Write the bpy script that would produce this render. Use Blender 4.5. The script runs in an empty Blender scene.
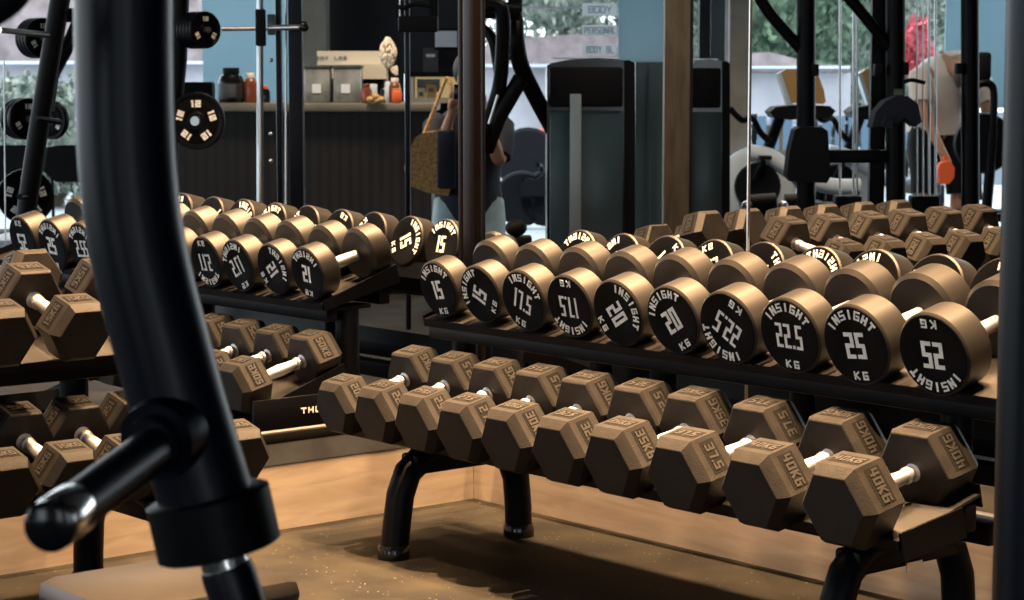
import bpy, bmesh, math, random
from mathutils import Vector, Matrix, Euler
random.seed(7)
S = bpy.context.scene
COL = S.collection
PI = math.pi
R = math.radians

# ------------------------------------------------------------------ camera, world, lamps
F = 2160.0
CAM = Vector((4.78, -3.89, 1.22))
YAW = math.atan2(.645, -.764)
PITCH = R(5.95)
fwd = Vector((math.cos(YAW) * math.cos(PITCH), math.sin(YAW) * math.cos(PITCH), -math.sin(PITCH)))
rgt = Vector((math.sin(YAW), -math.cos(YAW), 0))
upv = rgt.cross(fwd)
cd = bpy.data.cameras.new('camera')
cd.sensor_width = 36.0
cd.lens = 36.0 * F / 1024.0
cd.dof.use_dof = True
cd.dof.focus_distance = 5.0
cd.dof.aperture_fstop = 10.0
cd.clip_end = 200
cam = bpy.data.objects.new('camera', cd)
cam.matrix_world = Matrix.Translation(CAM) @ Matrix((rgt, upv, -fwd)).transposed().to_4x4()
COL.objects.link(cam)
S.camera = cam

w = bpy.data.worlds.new('sky')
S.world = w
w.use_nodes = True
bgn = w.node_tree.nodes['Background']
bgn.inputs[0].default_value = (0.84, 0.94, 1.0, 1)
bgn.inputs[1].default_value = 2.9
S.view_settings.view_transform = 'Standard'
S.view_settings.look = 'None'
S.view_settings.gamma = 1.0
S.view_settings.use_curve_mapping = False
S.view_settings.exposure = 0.0

LAMPCOL = (1.0, 0.60, 0.30)


def lamp(name, loc, energy, size=0.3, color=LAMPCOL, aim=None, spread=180):
    ld = bpy.data.lights.new(name, 'AREA')
    ld.shape = 'DISK'
    ld.size = size
    ld.energy = energy
    ld.color = color
    ld.spread = R(spread)
    o = bpy.data.objects.new(name, ld)
    o.location = loc
    if aim is not None:
        o.rotation_euler = (Vector(aim) - Vector(loc)).to_track_quat('-Z', 'Y').to_euler()
    COL.objects.link(o)
    return o


# rows of warm ceiling spots above the racks, as they repeat in the two mirrors
for x in (0.35, 1.2, 2.05):
    for sx in (1, -1):
        for sy in (1, -1):
            lamp('ceiling_spot', (sx * x, sy * 0.40, 2.75), 32, 0.14, spread=70)
    lamp('ceiling_spot', (x + .3, -0.64, 2.75), 34, 0.04, spread=50)
lamp('ceiling_spot', (1.915, -2.17, 2.75), 6, 0.12, spread=24)
for y in (1.35, 1.95):
    for sx in (1, -1):
        for sy in (1, -1):
            lamp('ceiling_spot', (sx * 0.36, sy * y, 2.75), 18, 0.14, spread=38)


# ------------------------------------------------------------------ materials
def mat(name, col, rough=0.5, metal=0.0, noise=0.0, nscale=30, bump=0.0, bscale=200, spec=0.5, emit=None, estr=0, col2=None, coat=0.0, alpha=1.0, trans=0.0):
    m = bpy.data.materials.new(name)
    m.use_nodes = True
    nt = m.node_tree
    b = nt.nodes['Principled BSDF']
    b.inputs['Base Color'].default_value = (*col, 1)
    b.inputs['Roughness'].default_value = rough
    b.inputs['Metallic'].default_value = metal
    b.inputs['Specular IOR Level'].default_value = spec
    b.inputs['Coat Weight'].default_value = coat
    b.inputs['Alpha'].default_value = alpha
    b.inputs['Transmission Weight'].default_value = trans
    tc = nt.nodes.new('ShaderNodeTexCoord')
    if noise > 0 or col2:
        n = nt.nodes.new('ShaderNodeTexNoise')
        n.inputs['Scale'].default_value = nscale
        n.inputs['Detail'].default_value = 5
        nt.links.new(tc.outputs['Object'], n.inputs['Vector'])
        r = nt.nodes.new('ShaderNodeValToRGB')
        c2 = col2 if col2 else tuple(min(1, c * (1 + noise)) for c in col)
        c1 = col if col2 else tuple(c * (1 - noise) for c in col)
        r.color_ramp.elements[0].position = 0.35
        r.color_ramp.elements[1].position = 0.65
        r.color_ramp.elements[0].color = (*c1, 1)
        r.color_ramp.elements[1].color = (*c2, 1)
        nt.links.new(n.outputs['Fac'], r.inputs['Fac'])
        nt.links.new(r.outputs['Color'], b.inputs['Base Color'])
    if bump > 0:
        n = nt.nodes.new('ShaderNodeTexNoise')
        n.inputs['Scale'].default_value = bscale
        n.inputs['Detail'].default_value = 3
        nt.links.new(tc.outputs['Object'], n.inputs['Vector'])
        bp = nt.nodes.new('ShaderNodeBump')
        bp.inputs['Strength'].default_value = bump
        bp.inputs['Distance'].default_value = 0.002
        nt.links.new(n.outputs['Fac'], bp.inputs['Height'])
        nt.links.new(bp.outputs['Normal'], b.inputs['Normal'])
    if emit:
        b.inputs['Emission Color'].default_value = (*emit, 1)
        b.inputs['Emission Strength'].default_value = estr
    return m


M = {}
M['rubber'] = mat('hex_rubber', (0.0100, 0.0090, 0.0085), 0.52, noise=0.35, nscale=25, bump=0.35, bscale=260, spec=0.33)
M['rubber_mark'] = mat('hex_rubber_marking', (0.019, 0.018, 0.018), 0.5, bump=0.2)
M['rubber_panel'] = mat('hex_rubber_panel', (0.003, 0.003, 0.003), 0.7, spec=0.15)
M['urethane'] = mat('urethane_rim', (0.011, 0.0107, 0.0107), 0.42, noise=0.12, nscale=12, spec=0.35)
M['face'] = mat('black_face', (0.003, 0.003, 0.0035), 0.6, spec=0.06)
M['ring'] = mat('face_edge_ring', (0.03, 0.027, 0.022), 0.3, spec=0.4)
M['white'] = mat('white_lettering', (0.90, 0.88, 0.84), 0.6)
M['chrome'] = mat('chrome', (0.85, 0.83, 0.8), 0.18, 1.0)
M['knurl'] = mat('knurled_steel', (0.55, 0.56, 0.60), 0.45, 1.0, bump=0.5, bscale=700)
M['rack'] = mat('black_powder_coat', (0.002, 0.0024, 0.004), 0.42, spec=0.12, bump=0.1, bscale=500)
M['tray'] = mat('tray_steel', (0.016, 0.015, 0.015), 0.45, noise=0.3, nscale=9, spec=0.4)
M['navy'] = mat('machine_tube_paint', (0.002, 0.0035, 0.009), 0.34, spec=0.22, bump=0.12, bscale=350)
M['blackgloss'] = mat('gloss_black_plastic', (0.006, 0.006, 0.008), 0.18, spec=0.5)
M['blackmat'] = mat('matt_black', (0.005, 0.0055, 0.008), 0.6, spec=0.15)
M['vinyl'] = mat('tan_lit_vinyl', (0.07, 0.065, 0.06), 0.4, noise=0.1, nscale=8, spec=0.4)
M['grey'] = mat('grey_sill', (0.055, 0.06, 0.068), 0.6, noise=0.25, nscale=10)
M['concrete'] = mat('concrete', (0.34, 0.32, 0.28), 0.85, noise=0.25, nscale=3, bump=0.2)
M['ledge'] = mat('mirror_frame_black', (0.004, 0.004, 0.004), 0.7, spec=0.1)
M['alu'] = mat('brushed_alu', (0.6, 0.62, 0.64), 0.35, 1.0)
M['silver'] = mat('silver_strip', (0.30, 0.38, 0.42), 0.4, 0.2)
M['brownpost'] = mat('bronze_post', (0.006, 0.004, 0.004), 0.4, 0.0, spec=0.3)
M['blueglass'] = mat('blue_film', (0.42, 0.52, 0.56), 0.7, noise=0.12, nscale=1.5)
M['signpaper'] = mat('sign_paper', (0.8, 0.82, 0.85), 0.8)
for k_, c_ in (('blueglass', (0.42, 0.56, 0.62, 1)), ('signpaper', (0.75, 0.78, 0.8, 1))):
    nt_ = M[k_].node_tree
    tr_ = nt_.nodes.new('ShaderNodeBsdfTranslucent')
    tr_.inputs[0].default_value = c_
    mx_ = nt_.nodes.new('ShaderNodeMixShader')
    mx_.inputs[0].default_value = 0.6
    nt_.links.new(nt_.nodes['Principled BSDF'].outputs[0], mx_.inputs[1])
    nt_.links.new(tr_.outputs[0], mx_.inputs[2])
    nt_.links.new(mx_.outputs[0], nt_.nodes['Material Output'].inputs[0])
M['teal'] = mat('teal_panel', (0.035, 0.065, 0.08), 0.3, noise=0.3, nscale=1.5)
M['darkwall'] = mat('dark_wall', (0.012, 0.014, 0.022), 0.7)
M['white_box'] = mat('cream_card', (0.72, 0.66, 0.55), 0.7)
M['paper'] = mat('paper', (0.75, 0.8, 0.85), 0.8)
M['ink'] = mat('sign_ink', (0.08, 0.13, 0.2), 0.7)
M['acrylic'] = mat('smoky_acrylic', (0.24, 0.25, 0.24), 0.3, noise=0.4, nscale=8)
M['tan'] = mat('tan_leather', (0.50, 0.30, 0.11), 0.55, noise=0.15, nscale=6)
M['skin'] = mat('skin', (0.50, 0.27, 0.17), 0.6)
M['navycloth'] = mat('navy_cloth', (0.006, 0.010, 0.026), 0.85)
M['creamcloth'] = mat('cream_cloth', (0.88, 0.80, 0.74), 0.9, noise=0.08, nscale=6)
M['jeans'] = mat('pale_denim', (0.30, 0.42, 0.48), 0.9, noise=0.2, nscale=8)
M['hair'] = mat('dark_hair', (0.02, 0.013, 0.01), 0.6)
M['straw'] = mat('straw_weave', (0.42, 0.25, 0.10), 0.85, noise=0.4, nscale=60, bump=0.6, bscale=90)
M['orange'] = mat('orange_shoe', (0.80, 0.13, 0.04), 0.6)
M['red'] = mat('red_paint', (0.65, 0.03, 0.05), 0.35)
M['pink'] = mat('pink_blossom', (0.80, 0.16, 0.20), 0.8, noise=0.4, nscale=12)
M['leaf'] = mat('foliage', (0.02, 0.055, 0.035), 0.8, col2=(0.17, 0.26, 0.17), nscale=6)
M['leaf2'] = mat('foliage_pale', (0.06, 0.10, 0.08), 0.8, col2=(0.38, 0.42, 0.36), nscale=7)
M['bark'] = mat('bark', (0.10, 0.08, 0.06), 0.9)
M['rooftile'] = mat('roof_tiles', (0.28, 0.23, 0.24), 0.8, noise=0.3, nscale=5)
M['house'] = mat('house_wall', (0.45, 0.45, 0.50), 0.8, noise=0.15, nscale=2)
M['bluebldg'] = mat('far_building', (0.12, 0.20, 0.30), 0.7)
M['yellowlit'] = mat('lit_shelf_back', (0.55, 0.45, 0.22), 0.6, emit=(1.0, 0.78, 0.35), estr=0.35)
M['pampas'] = mat('pampas_plume', (0.85, 0.75, 0.6), 0.9, noise=0.15, nscale=30)
M['amber'] = mat('amber_glass', (0.20, 0.05, 0.02), 0.25)
M['pale'] = mat('pale_plastic', (0.65, 0.75, 0.85), 0.5)
M['glasspane'] = mat('car_glass', (0.05, 0.08, 0.1), 0.15)


def stripes(name, c1, c2, scale, axis='X', rough=0.6):
    m = bpy.data.materials.new(name)
    m.use_nodes = True
    nt = m.node_tree
    b = nt.nodes['Principled BSDF']
    b.inputs['Roughness'].default_value = rough
    tc = nt.nodes.new('ShaderNodeTexCoord')
    wv = nt.nodes.new('ShaderNodeTexWave')
    wv.bands_direction = axis
    wv.inputs['Scale'].default_value = scale
    wv.inputs['Distortion'].default_value = 0.0
    r = nt.nodes.new('ShaderNodeValToRGB')
    r.color_ramp.elements[0].position = 0.3
    r.color_ramp.elements[1].position = 0.5
    r.color_ramp.elements[0].color = (*c1, 1)
    r.color_ramp.elements[1].color = (*c2, 1)
    nt.links.new(tc.outputs['Object'], wv.inputs['Vector'])
    nt.links.new(wv.outputs['Fac'], r.inputs['Fac'])
    nt.links.new(r.outputs['Color'], b.inputs['Base Color'])
    return m


def wood_mat(name, base, dark, sc=(1.2, 1.2, 9), rough=0.5):
    m = bpy.data.materials.new(name)
    m.use_nodes = True
    nt = m.node_tree
    b = nt.nodes['Principled BSDF']
    b.inputs['Roughness'].default_value = rough
    tc = nt.nodes.new('ShaderNodeTexCoord')
    mp = nt.nodes.new('ShaderNodeMapping')
    mp.inputs['Scale'].default_value = sc
    n = nt.nodes.new('ShaderNodeTexNoise')
    n.inputs['Scale'].default_value = 3.5
    n.inputs['Detail'].default_value = 8
    n.inputs['Distortion'].default_value = 0.6
    r = nt.nodes.new('ShaderNodeValToRGB')
    r.color_ramp.elements[0].position = 0.3
    r.color_ramp.elements[1].position = 0.62
    r.color_ramp.elements[0].color = (*dark, 1)
    r.color_ramp.elements[1].color = (*base, 1)
    nt.links.new(tc.outputs['Object'], mp.inputs['Vector'])
    nt.links.new(mp.outputs['Vector'], n.inputs['Vector'])
    nt.links.new(n.outputs['Fac'], r.inputs['Fac'])
    nt.links.new(r.outputs['Color'], b.inputs['Base Color'])
    return m


M['ply'] = wood_mat('plywood', (0.44, 0.37, 0.30), (0.33, 0.265, 0.205))
M['woodpost'] = wood_mat('timber_post', (0.22, 0.17, 0.11), (0.13, 0.095, 0.06), (9, 9, 1.2))
M['slats'] = stripes('ribbed_counter', (0.002, 0.002, 0.003), (0.010, 0.007, 0.007), 5.5)
M['counter_top'] = mat('counter_top', (0.16, 0.15, 0.12), 0.5, noise=0.2, nscale=5)


def floor_mat():
    m = bpy.data.materials.new('speckled_rubber')
    m.use_nodes = True
    nt = m.node_tree
    b = nt.nodes['Principled BSDF']
    b.inputs['Roughness'].default_value = 0.7
    b.inputs['Specular IOR Level'].default_value = 0.25
    tc = nt.nodes.new('ShaderNodeTexCoord')
    n1 = nt.nodes.new('ShaderNodeTexNoise')
    n1.inputs['Scale'].default_value = 5.0
    n1.inputs['Detail'].default_value = 8
    r1 = nt.nodes.new('ShaderNodeValToRGB')
    r1.color_ramp.elements[0].position = 0.35
    r1.color_ramp.elements[1].position = 0.7
    r1.color_ramp.elements[0].color = (0.003, 0.0025, 0.002, 1)
    r1.color_ramp.elements[1].color = (0.020, 0.017, 0.010, 1)
    v = nt.nodes.new('ShaderNodeTexVoronoi')
    v.inputs['Scale'].default_value = 65
    r2 = nt.nodes.new('ShaderNodeValToRGB')
    r2.color_ramp.elements[0].position = 0.06
    r2.color_ramp.elements[1].position = 0.13
    r2.color_ramp.elements[0].color = (1, 1, 1, 1)
    r2.color_ramp.elements[1].color = (0, 0, 0, 1)
    n3 = nt.nodes.new('ShaderNodeTexNoise')
    n3.inputs['Scale'].default_value = 14
    r3 = nt.nodes.new('ShaderNodeValToRGB')
    r3.color_ramp.elements[0].position = 0.5
    r3.color_ramp.elements[1].position = 0.56
    mul = nt.nodes.new('ShaderNodeMath')
    mul.operation = 'MULTIPLY'
    mix = nt.nodes.new('ShaderNodeMixRGB')
    mix.inputs['Color2'].default_value = (0.34, 0.30, 0.22, 1)
    for n in (n1, v, n3):
        nt.links.new(tc.outputs['Object'], n.inputs['Vector'])
    nt.links.new(n1.outputs['Fac'], r1.inputs['Fac'])
    nt.links.new(v.outputs['Distance'], r2.inputs['Fac'])
    nt.links.new(n3.outputs['Fac'], r3.inputs['Fac'])
    nt.links.new(r2.outputs['Color'], mul.inputs[0])
    nt.links.new(r3.outputs['Color'], mul.inputs[1])
    nt.links.new(mul.outputs[0], mix.inputs['Fac'])
    nt.links.new(r1.outputs['Color'], mix.inputs['Color1'])
    nt.links.new(mix.outputs[0], b.inputs['Base Color'])
    bp = nt.nodes.new('ShaderNodeBump')
    bp.inputs['Strength'].default_value = 0.4
    bp.inputs['Distance'].default_value = 0.002
    n4 = nt.nodes.new('ShaderNodeTexNoise')
    n4.inputs['Scale'].default_value = 220
    nt.links.new(tc.outputs['Object'], n4.inputs['Vector'])
    nt.links.new(n4.outputs['Fac'], bp.inputs['Height'])
    nt.links.new(bp.outputs['Normal'], b.inputs['Normal'])
    return m


M['floor'] = floor_mat()
M['pavefloor'] = mat('pale_paving', (0.48, 0.53, 0.55), 0.5, noise=0.1, nscale=2)
M['paleboard'] = mat('pale_floor_boards', (0.34, 0.30, 0.24), 0.5, noise=0.15, nscale=3)


# ------------------------------------------------------------------ mesh helpers
class MB:
    def __init__(s):
        s.b = bmesh.new()

    def box(s, c, size, rot=None, bevel=0.0):
        ret = bmesh.ops.create_cube(s.b, size=1.0)
        vs = ret['verts']
        bmesh.ops.scale(s.b, vec=size, verts=vs)
        if bevel > 0:
            es = list({e for v in vs for e in v.link_edges})
            rb = bmesh.ops.bevel(s.b, geom=es, offset=min(bevel, min(size) * .45), segments=2, affect='EDGES', profile=0.5)
            vs = list({v for f in rb['faces'] for v in f.verts} | {v for v in vs if v.is_valid})
        if rot is not None:
            bmesh.ops.rotate(s.b, cent=(0, 0, 0), matrix=Euler(rot).to_matrix(), verts=vs)
        bmesh.ops.translate(s.b, vec=c, verts=vs)
        return s

    def tube(s, pts, r, seg=16, cap=True, flat=1.0, flatdir=None):
        pts = [Vector(p) for p in pts]
        n = len(pts)
        rs = r if isinstance(r, (list, tuple)) else [r] * n
        tang = []
        for i in range(n):
            a = pts[max(0, i - 1)]
            c = pts[min(n - 1, i + 1)]
            t = (c - a)
            if 0 < i < n - 1:
                t = (pts[i] - a).normalized() + (c - pts[i]).normalized()
            tang.append(t.normalized())
        ref = Vector((0, 0, 1)) if abs(tang[0].z) < .9 else Vector((1, 0, 0))
        if flatdir is not None:
            ref = Vector(flatdir)
        u = (ref - ref.dot(tang[0]) * tang[0]).normalized()
        rings = []
        for i in range(n):
            u = (u - u.dot(tang[i]) * tang[i]).normalized()
            v = tang[i].cross(u)
            rings.append([s.b.verts.new(pts[i] + (u * math.cos(a) * flat + v * math.sin(a)) * rs[i]) for a in [2 * PI * k / seg for k in range(seg)]])
        for i in range(n - 1):
            for k in range(seg):
                k2 = (k + 1) % seg
                s.b.faces.new((rings[i][k], rings[i][k2], rings[i + 1][k2], rings[i + 1][k]))
        if cap:
            s.b.faces.new(list(reversed(rings[0])))
            s.b.faces.new(rings[-1])
        return s

    def lathe(s, prof, axis='Z', c=(0, 0, 0), seg=32):
        c = Vector(c)
        rings = []
        for (r, h) in prof:
            ring = []
            for k in range(seg):
                a = 2 * PI * k / seg
                x, y = r * math.cos(a), r * math.sin(a)
                if axis == 'Z':
                    p = Vector((x, y, h))
                elif axis == 'Y':
                    p = Vector((x, h, -y))
                else:
                    p = Vector((h, x, y))
                ring.append(s.b.verts.new(c + p))
            rings.append(ring)
        for i in range(len(rings) - 1):
            for k in range(seg):
                k2 = (k + 1) % seg
                s.b.faces.new((rings[i][k], rings[i][k2], rings[i + 1][k2], rings[i + 1][k]))
        s.b.faces.new(list(reversed(rings[0])))
        s.b.faces.new(rings[-1])
        return s

    def loft(s, rings):
        rr = [[s.b.verts.new(Vector(p)) for p in ring] for ring in rings]
        n = len(rr[0])
        for i in range(len(rr) - 1):
            for k in range(n):
                k2 = (k + 1) % n
                s.b.faces.new((rr[i][k], rr[i][k2], rr[i + 1][k2], rr[i + 1][k]))
        s.b.faces.new(list(reversed(rr[0])))
        s.b.faces.new(rr[-1])
        return s

    def prism(s, poly, d):
        """poly: list of 3D points, extruded by vector d"""
        d = Vector(d)
        a = [s.b.verts.new(Vector(p)) for p in poly]
        b_ = [s.b.verts.new(Vector(p) + d) for p in poly]
        n = len(a)
        s.b.faces.new(a)
        s.b.faces.new(list(reversed(b_)))
        for k in range(n):
            k2 = (k + 1) % n
            s.b.faces.new((a[k], b_[k], b_[k2], a[k2]))
        return s

    def ball(s, c, rad, seg=16, rings=10):
        ret = bmesh.ops.create_uvsphere(s.b, u_segments=seg, v_segments=rings, radius=1.0)
        rad = rad if isinstance(rad, (tuple, list)) else (rad,) * 3
        bmesh.ops.scale(s.b, vec=rad, verts=ret['verts'])
        bmesh.ops.translate(s.b, vec=c, verts=ret['verts'])
        return s

    def build(s, name, m, parent=None, sharp=40):
        me = s.mesh(name, m, sharp)
        return link(name, me, parent)

    def mesh(s, name, m, sharp=40):
        bmesh.ops.recalc_face_normals(s.b, faces=s.b.faces)
        me = bpy.data.meshes.new(name)
        s.b.to_mesh(me)
        s.b.free()
        me.materials.append(M[m] if isinstance(m, str) else m)
        me.polygons.foreach_set('use_smooth', [True] * len(me.polygons))
        me.set_sharp_from_angle(angle=R(sharp))
        return me


def link(name, me, parent=None):
    o = bpy.data.objects.new(name, me)
    COL.objects.link(o)
    if parent is not None:
        o.parent = parent
    return o


def tag(o, label, cat, group=None):
    o['label'] = label
    o['category'] = cat
    if group:
        o['group'] = group
    return o


def thing(name, label, cat, loc=(0, 0, 0), rz=0, group=None):
    o = bpy.data.objects.new(name, None)
    o.empty_display_size = 0.1
    COL.objects.link(o)
    o.location = loc
    o.rotation_euler = (0, 0, rz)
    return tag(o, label, cat, group)


def struct(o):
    o['kind'] = 'structure'
    return o


def copy_tree(o, parent=None):
    c = o.copy()
    COL.objects.link(c)
    if parent is not None:
        c.parent = parent
    for ch in list(o.children):
        copy_tree(ch, c)
    return c


# ------------------------------------------------------------------ block lettering
GL = {
    '0': [((0, 0), (0, 1)), ((0, 1), (1, 1)), ((1, 1), (1, 0)), ((1, 0), (0, 0))],
    'O': [((0, 0), (0, 1)), ((0, 1), (1, 1)), ((1, 1), (1, 0)), ((1, 0), (0, 0))],
    '1': [((.55, 0), (.55, 1)), ((.55, 1), (.1, 1))],
    '2': [((0, 1), (1, 1)), ((1, 1), (1, .5)), ((1, .5), (0, .5)), ((0, .5), (0, 0)), ((0, 0), (1, 0))],
    '5': [((1, 1), (0, 1)), ((0, 1), (0, .5)), ((0, .5), (1, .5)), ((1, .5), (1, 0)), ((1, 0), (0, 0))],
    'S': [((1, 1), (0, 1)), ((0, 1), (0, .5)), ((0, .5), (1, .5)), ((1, .5), (1, 0)), ((1, 0), (0, 0))],
    '3': [((0, 1), (1, 1)), ((1, 1), (1, 0)), ((1, .5), (0.2, .5)), ((1, 0), (0, 0))],
    '7': [((0, 1), (1, 1)), ((1, 1), (.8, 0))],
    '4': [((0, 1), (0, .4)), ((0, .4), (1, .4)), ((.85, 1), (.85, 0))],
    'I': [((.5, 0), (.5, 1))],
    'N': [((0, 0), (0, 1)), ((0, 1), (1, 0)), ((1, 0), (1, 1))],
    'G': [((1, 1), (0, 1)), ((0, 1), (0, 0)), ((0, 0), (1, 0)), ((1, 0), (1, .5)), ((1, .5), (.55, .5))],
    'H': [((0, 0), (0, 1)), ((1, 0), (1, 1)), ((0, .5), (1, .5))],
    'T': [((0, 1), (1, 1)), ((.5, 1), (.5, 0))],
    'K': [((0, 0), (0, 1)), ((0, .45), (1, 1)), ((.2, .55), (1, 0))],
    'R': [((0, 0), (0, 1)), ((0, 1), (1, 1)), ((1, 1), (1, .5)), ((1, .5), (0, .5)), ((.4, .5), (1, 0))],
    'P': [((0, 0), (0, 1)), ((0, 1), (1, 1)), ((1, 1), (1, .5)), ((1, .5), (0, .5))],
    'E': [((0, 0), (0, 1)), ((0, 1), (1, 1)), ((0, .5), (.8, .5)), ((0, 0), (1, 0))],
    'A': [((0, 0), (0, 1)), ((0, 1), (1, 1)), ((1, 1), (1, 0)), ((0, .45), (1, .45))],
    'L': [((0, 1), (0, 0)), ((0, 0), (1, 0))],
    'B': [((0, 0), (0, 1)), ((0, 1), (.9, 1)), ((.9, 1), (.9, .5)), ((0, .5), (1, .5)), ((1, .5), (1, 0)), ((1, 0), (0, 0))],
    'D': [((0, 0), (0, 1)), ((0, 1), (.8, 1)), ((.8, 1), (1, .7)), ((1, .7), (1, .3)), ((1, .3), (.8, 0)), ((.8, 0), (0, 0))],
    'Y': [((0, 1), (.5, .5)), ((1, 1), (.5, .5)), ((.5, .5), (.5, 0))],
    '.': [((.5, 0), (.5, .02))],
}


def gw(ch):
    return {'.': 0.25, 'I': 0.28, '1': 0.55}.get(ch, 1.0)


def glyph(mb, ch, o, rt, up, h, wd, th, d):
    """one character: o = lower-left corner, th = stroke, d = raise (vector)"""
    for ns, (a, b) in enumerate(GL[ch]):
        w_ = wd * gw(ch)
        A = Vector(((a[0] * (w_ - th)) + th / 2, a[1] * (h - th) + th / 2, 0))
        B = Vector(((b[0] * (w_ - th)) + th / 2, b[1] * (h - th) + th / 2, 0))
        t = (B - A)
        t = t.normalized() if t.length > 1e-6 else Vector((0, 1, 0))
        n = Vector((-t.y, t.x, 0)) * th / 2
        A2 = A - t * th / 2
        B2 = B + t * th / 2
        q = [A2 + n, A2 - n, B2 - n, B2 + n]
        mb.prism([o + rt * p.x + up * p.y for p in q], d * (1 + .12 * ns))


def text(mb, s_, c, rt, up, h, wd, th, gap, d):
    """centred line of text"""
    c, rt, up, d = Vector(c), Vector(rt), Vector(up), Vector(d)
    tot = sum(gw(ch) * wd for ch in s_) + gap * (len(s_) - 1)
    x = -tot / 2
    for ch in s_:
        if ch != ' ':
            glyph(mb, ch, c + rt * x - up * h / 2, rt, up, h, wd, th, d)
        x += gw(ch) * wd + gap


# ------------------------------------------------------------------ dumbbells
def round_dumbbell_meshes(kg):
    t = (kg - 15) / 10.0
    Rr = 0.079 + 0.0125 * t
    T = 0.068 + 0.016 * t
    Lh = 0.25 + 0.05 * t      # overall length
    mb = MB()
    e = 0.004
    y0 = -Lh / 2
    mb.lathe([(Rr - .012, y0 + .001), (Rr - e, y0), (Rr, y0 + e), (Rr, y0 + T - .010), (Rr - .010, y0 + T), (.03, y0 + T)], 'Y', seg=48)
    head = mb.mesh('weight_head', 'urethane')
    mb = MB()
    mb.lathe([(Rr * .30, y0 - .0008), (Rr * .31, y0 - .0012), (Rr - .006, y0 - .0012), (Rr - .004, y0 + .004), (.02, y0 + .004)], 'Y', seg=48)
    face = mb.mesh('face_cap', 'face')
    mb = MB()
    text_arc(mb, 'INSIGHT', Rr * .76, Rr * .23, 104, y0 - .0018)
    k = ('%g' % kg)
    n = len(k)
    text(mb, k, (0, y0 - .0014, 0), (1, 0, 0), (0, 0, 1), Rr * .64, Rr * (.27 if n == 2 else .21), Rr * (.10 if n == 2 else .078), Rr * .06, (0, -.0008, 0))
    text(mb, 'KG', (0, y0 - .0014, -Rr * .74), (1, 0, 0), (0, 0, 1), Rr * .21, Rr * .17, Rr * .045, Rr * .10, (0, -.0008, 0))
    mark = mb.mesh('lettering', 'white')
    mb = MB()
    hl = Lh / 2 - T + .01
    mb.lathe([(.016, -hl), (.0165, -hl * .6), (.0175, 0), (.0165, hl * .6), (.016, hl)], 'Y', seg=20)
    handle = mb.mesh('handle', 'knurl')
    return dict(head=head, face=face, mark=mark, handle=handle, R=Rr, L=Lh)


def text_arc(mb, s_, rad, h, deg, y):
    """letters around the top of a disc whose face looks to -Y"""
    step = R(deg + 18) / len(s_)
    a0 = PI / 2 + step * (len(s_) - 1) / 2
    for i, ch in enumerate(s_):
        a = a0 - i * step
        up = Vector((math.cos(a), 0, math.sin(a)))
        rt = Vector((math.sin(a), 0, -math.cos(a)))
        text(mb, ch, up * rad + Vector((0, y + .0004, 0)), rt, up, h, h * .74, h * (.19 if ch in 'SG' else .25), 0, (0, -.0008, 0))


TILT = R(14)
RD = {}


def round_dumbbell(kg, x, y, z, spin, label, group, back_spin=0.4):
    if kg not in RD:
        RD[kg] = round_dumbbell_meshes(kg)
    D = RD[kg]
    t = thing('round_dumbbell', label, 'dumbbell', group=group)
    Rr = D['R']
    t.matrix_world = Matrix.Translation((x, y, z)) @ Matrix.Rotation(TILT, 4, 'X') @ Matrix.Translation((0, 0, -Rr))
    for s_, sp in ((0, spin), (PI, back_spin)):
        h = link('weight_head', D['head'], t)
        h.location = (0, 0, Rr)
        h.rotation_euler = (0, 0, s_)
        f = link('face_cap', D['face'], h)
        f['label'] = 'black end face'
        l = link('lettering', D['mark'], h)
        l.rotation_euler = (0, sp, 0)
        l['label'] = 'white lettering'
    g = link('handle', D['handle'], t)
    g.location = (0, 0, Rr)
    g['label'] = 'knurled steel handle'
    return t


HX = {}


def hex_meshes(d, T, txt):
    Lh = .25 + T         # c-c .25
    y0 = -Lh / 2
    r = d / 2

    def hexring(rr, y, sk=0):
        return [(rr * math.cos(PI / 3 * k), y, rr * math.sin(PI / 3 * k)) for k in range(6)]
    mb = MB()
    mb.loft([hexring(r * .79, y0), hexring(r * .81, y0 + .001), hexring(r * .985, y0 + T * .20), hexring(r, y0 + T * .22), hexring(r, y0 + T * .93), hexring(r * .95, y0 + T * .985), hexring(r * .92, y0 + T)])
    head = mb.mesh('weight_head', 'rubber', 20)
    mb = MB()
    ml = MB()
    ap = r * math.cos(PI / 6)
    for ang in (90, 30, 150):
        a = R(ang)
        n = Vector((math.cos(a), 0, math.sin(a)))
        tx = Vector((math.sin(a), 0, -math.cos(a)))   # runs down the +x side
        c = n * ap + Vector((0, y0 + T * .575, 0))
        ax = Vector((0, 1, 0))
        hw, hh = r * .40, T * .19
        q = [c - tx * hw - ax * hh, c + tx * hw - ax * hh, c + tx * hw + ax * hh, c - tx * hw + ax * hh]
        mb.prism(q, n * .0006)
        s_ = 1 if ang != 150 else -1
        text(ml, txt, c + n * .0005, tx, ax, T * .24, r * .74 / (len(txt) + .6), T * .045, r * .03, n * .0012)
    panel = mb.mesh('marking_panel', 'rubber_panel')
    mark = ml.mesh('weight_lettering', 'rubber_mark')
    mb = MB()
    hl = Lh / 2 - T + .012
    mb.lathe([(.020, -hl), (.020, -hl + .012), (.0135, -hl + .016), (.0135, -hl + .024), (.018, -hl + .028), (.018, -hl + .034), (.0145, -hl + .038), (.0175, 0),
              (.0145, hl - .038), (.018, hl - .034), (.018, hl - .028), (.0135, hl - .024), (.0135, hl - .016), (.020, hl - .012), (.020, hl)], 'Y', seg=20)
    handle = mb.mesh('handle', 'knurl')
    return dict(head=head, panel=panel, mark=mark, handle=handle, ap=ap)


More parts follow.
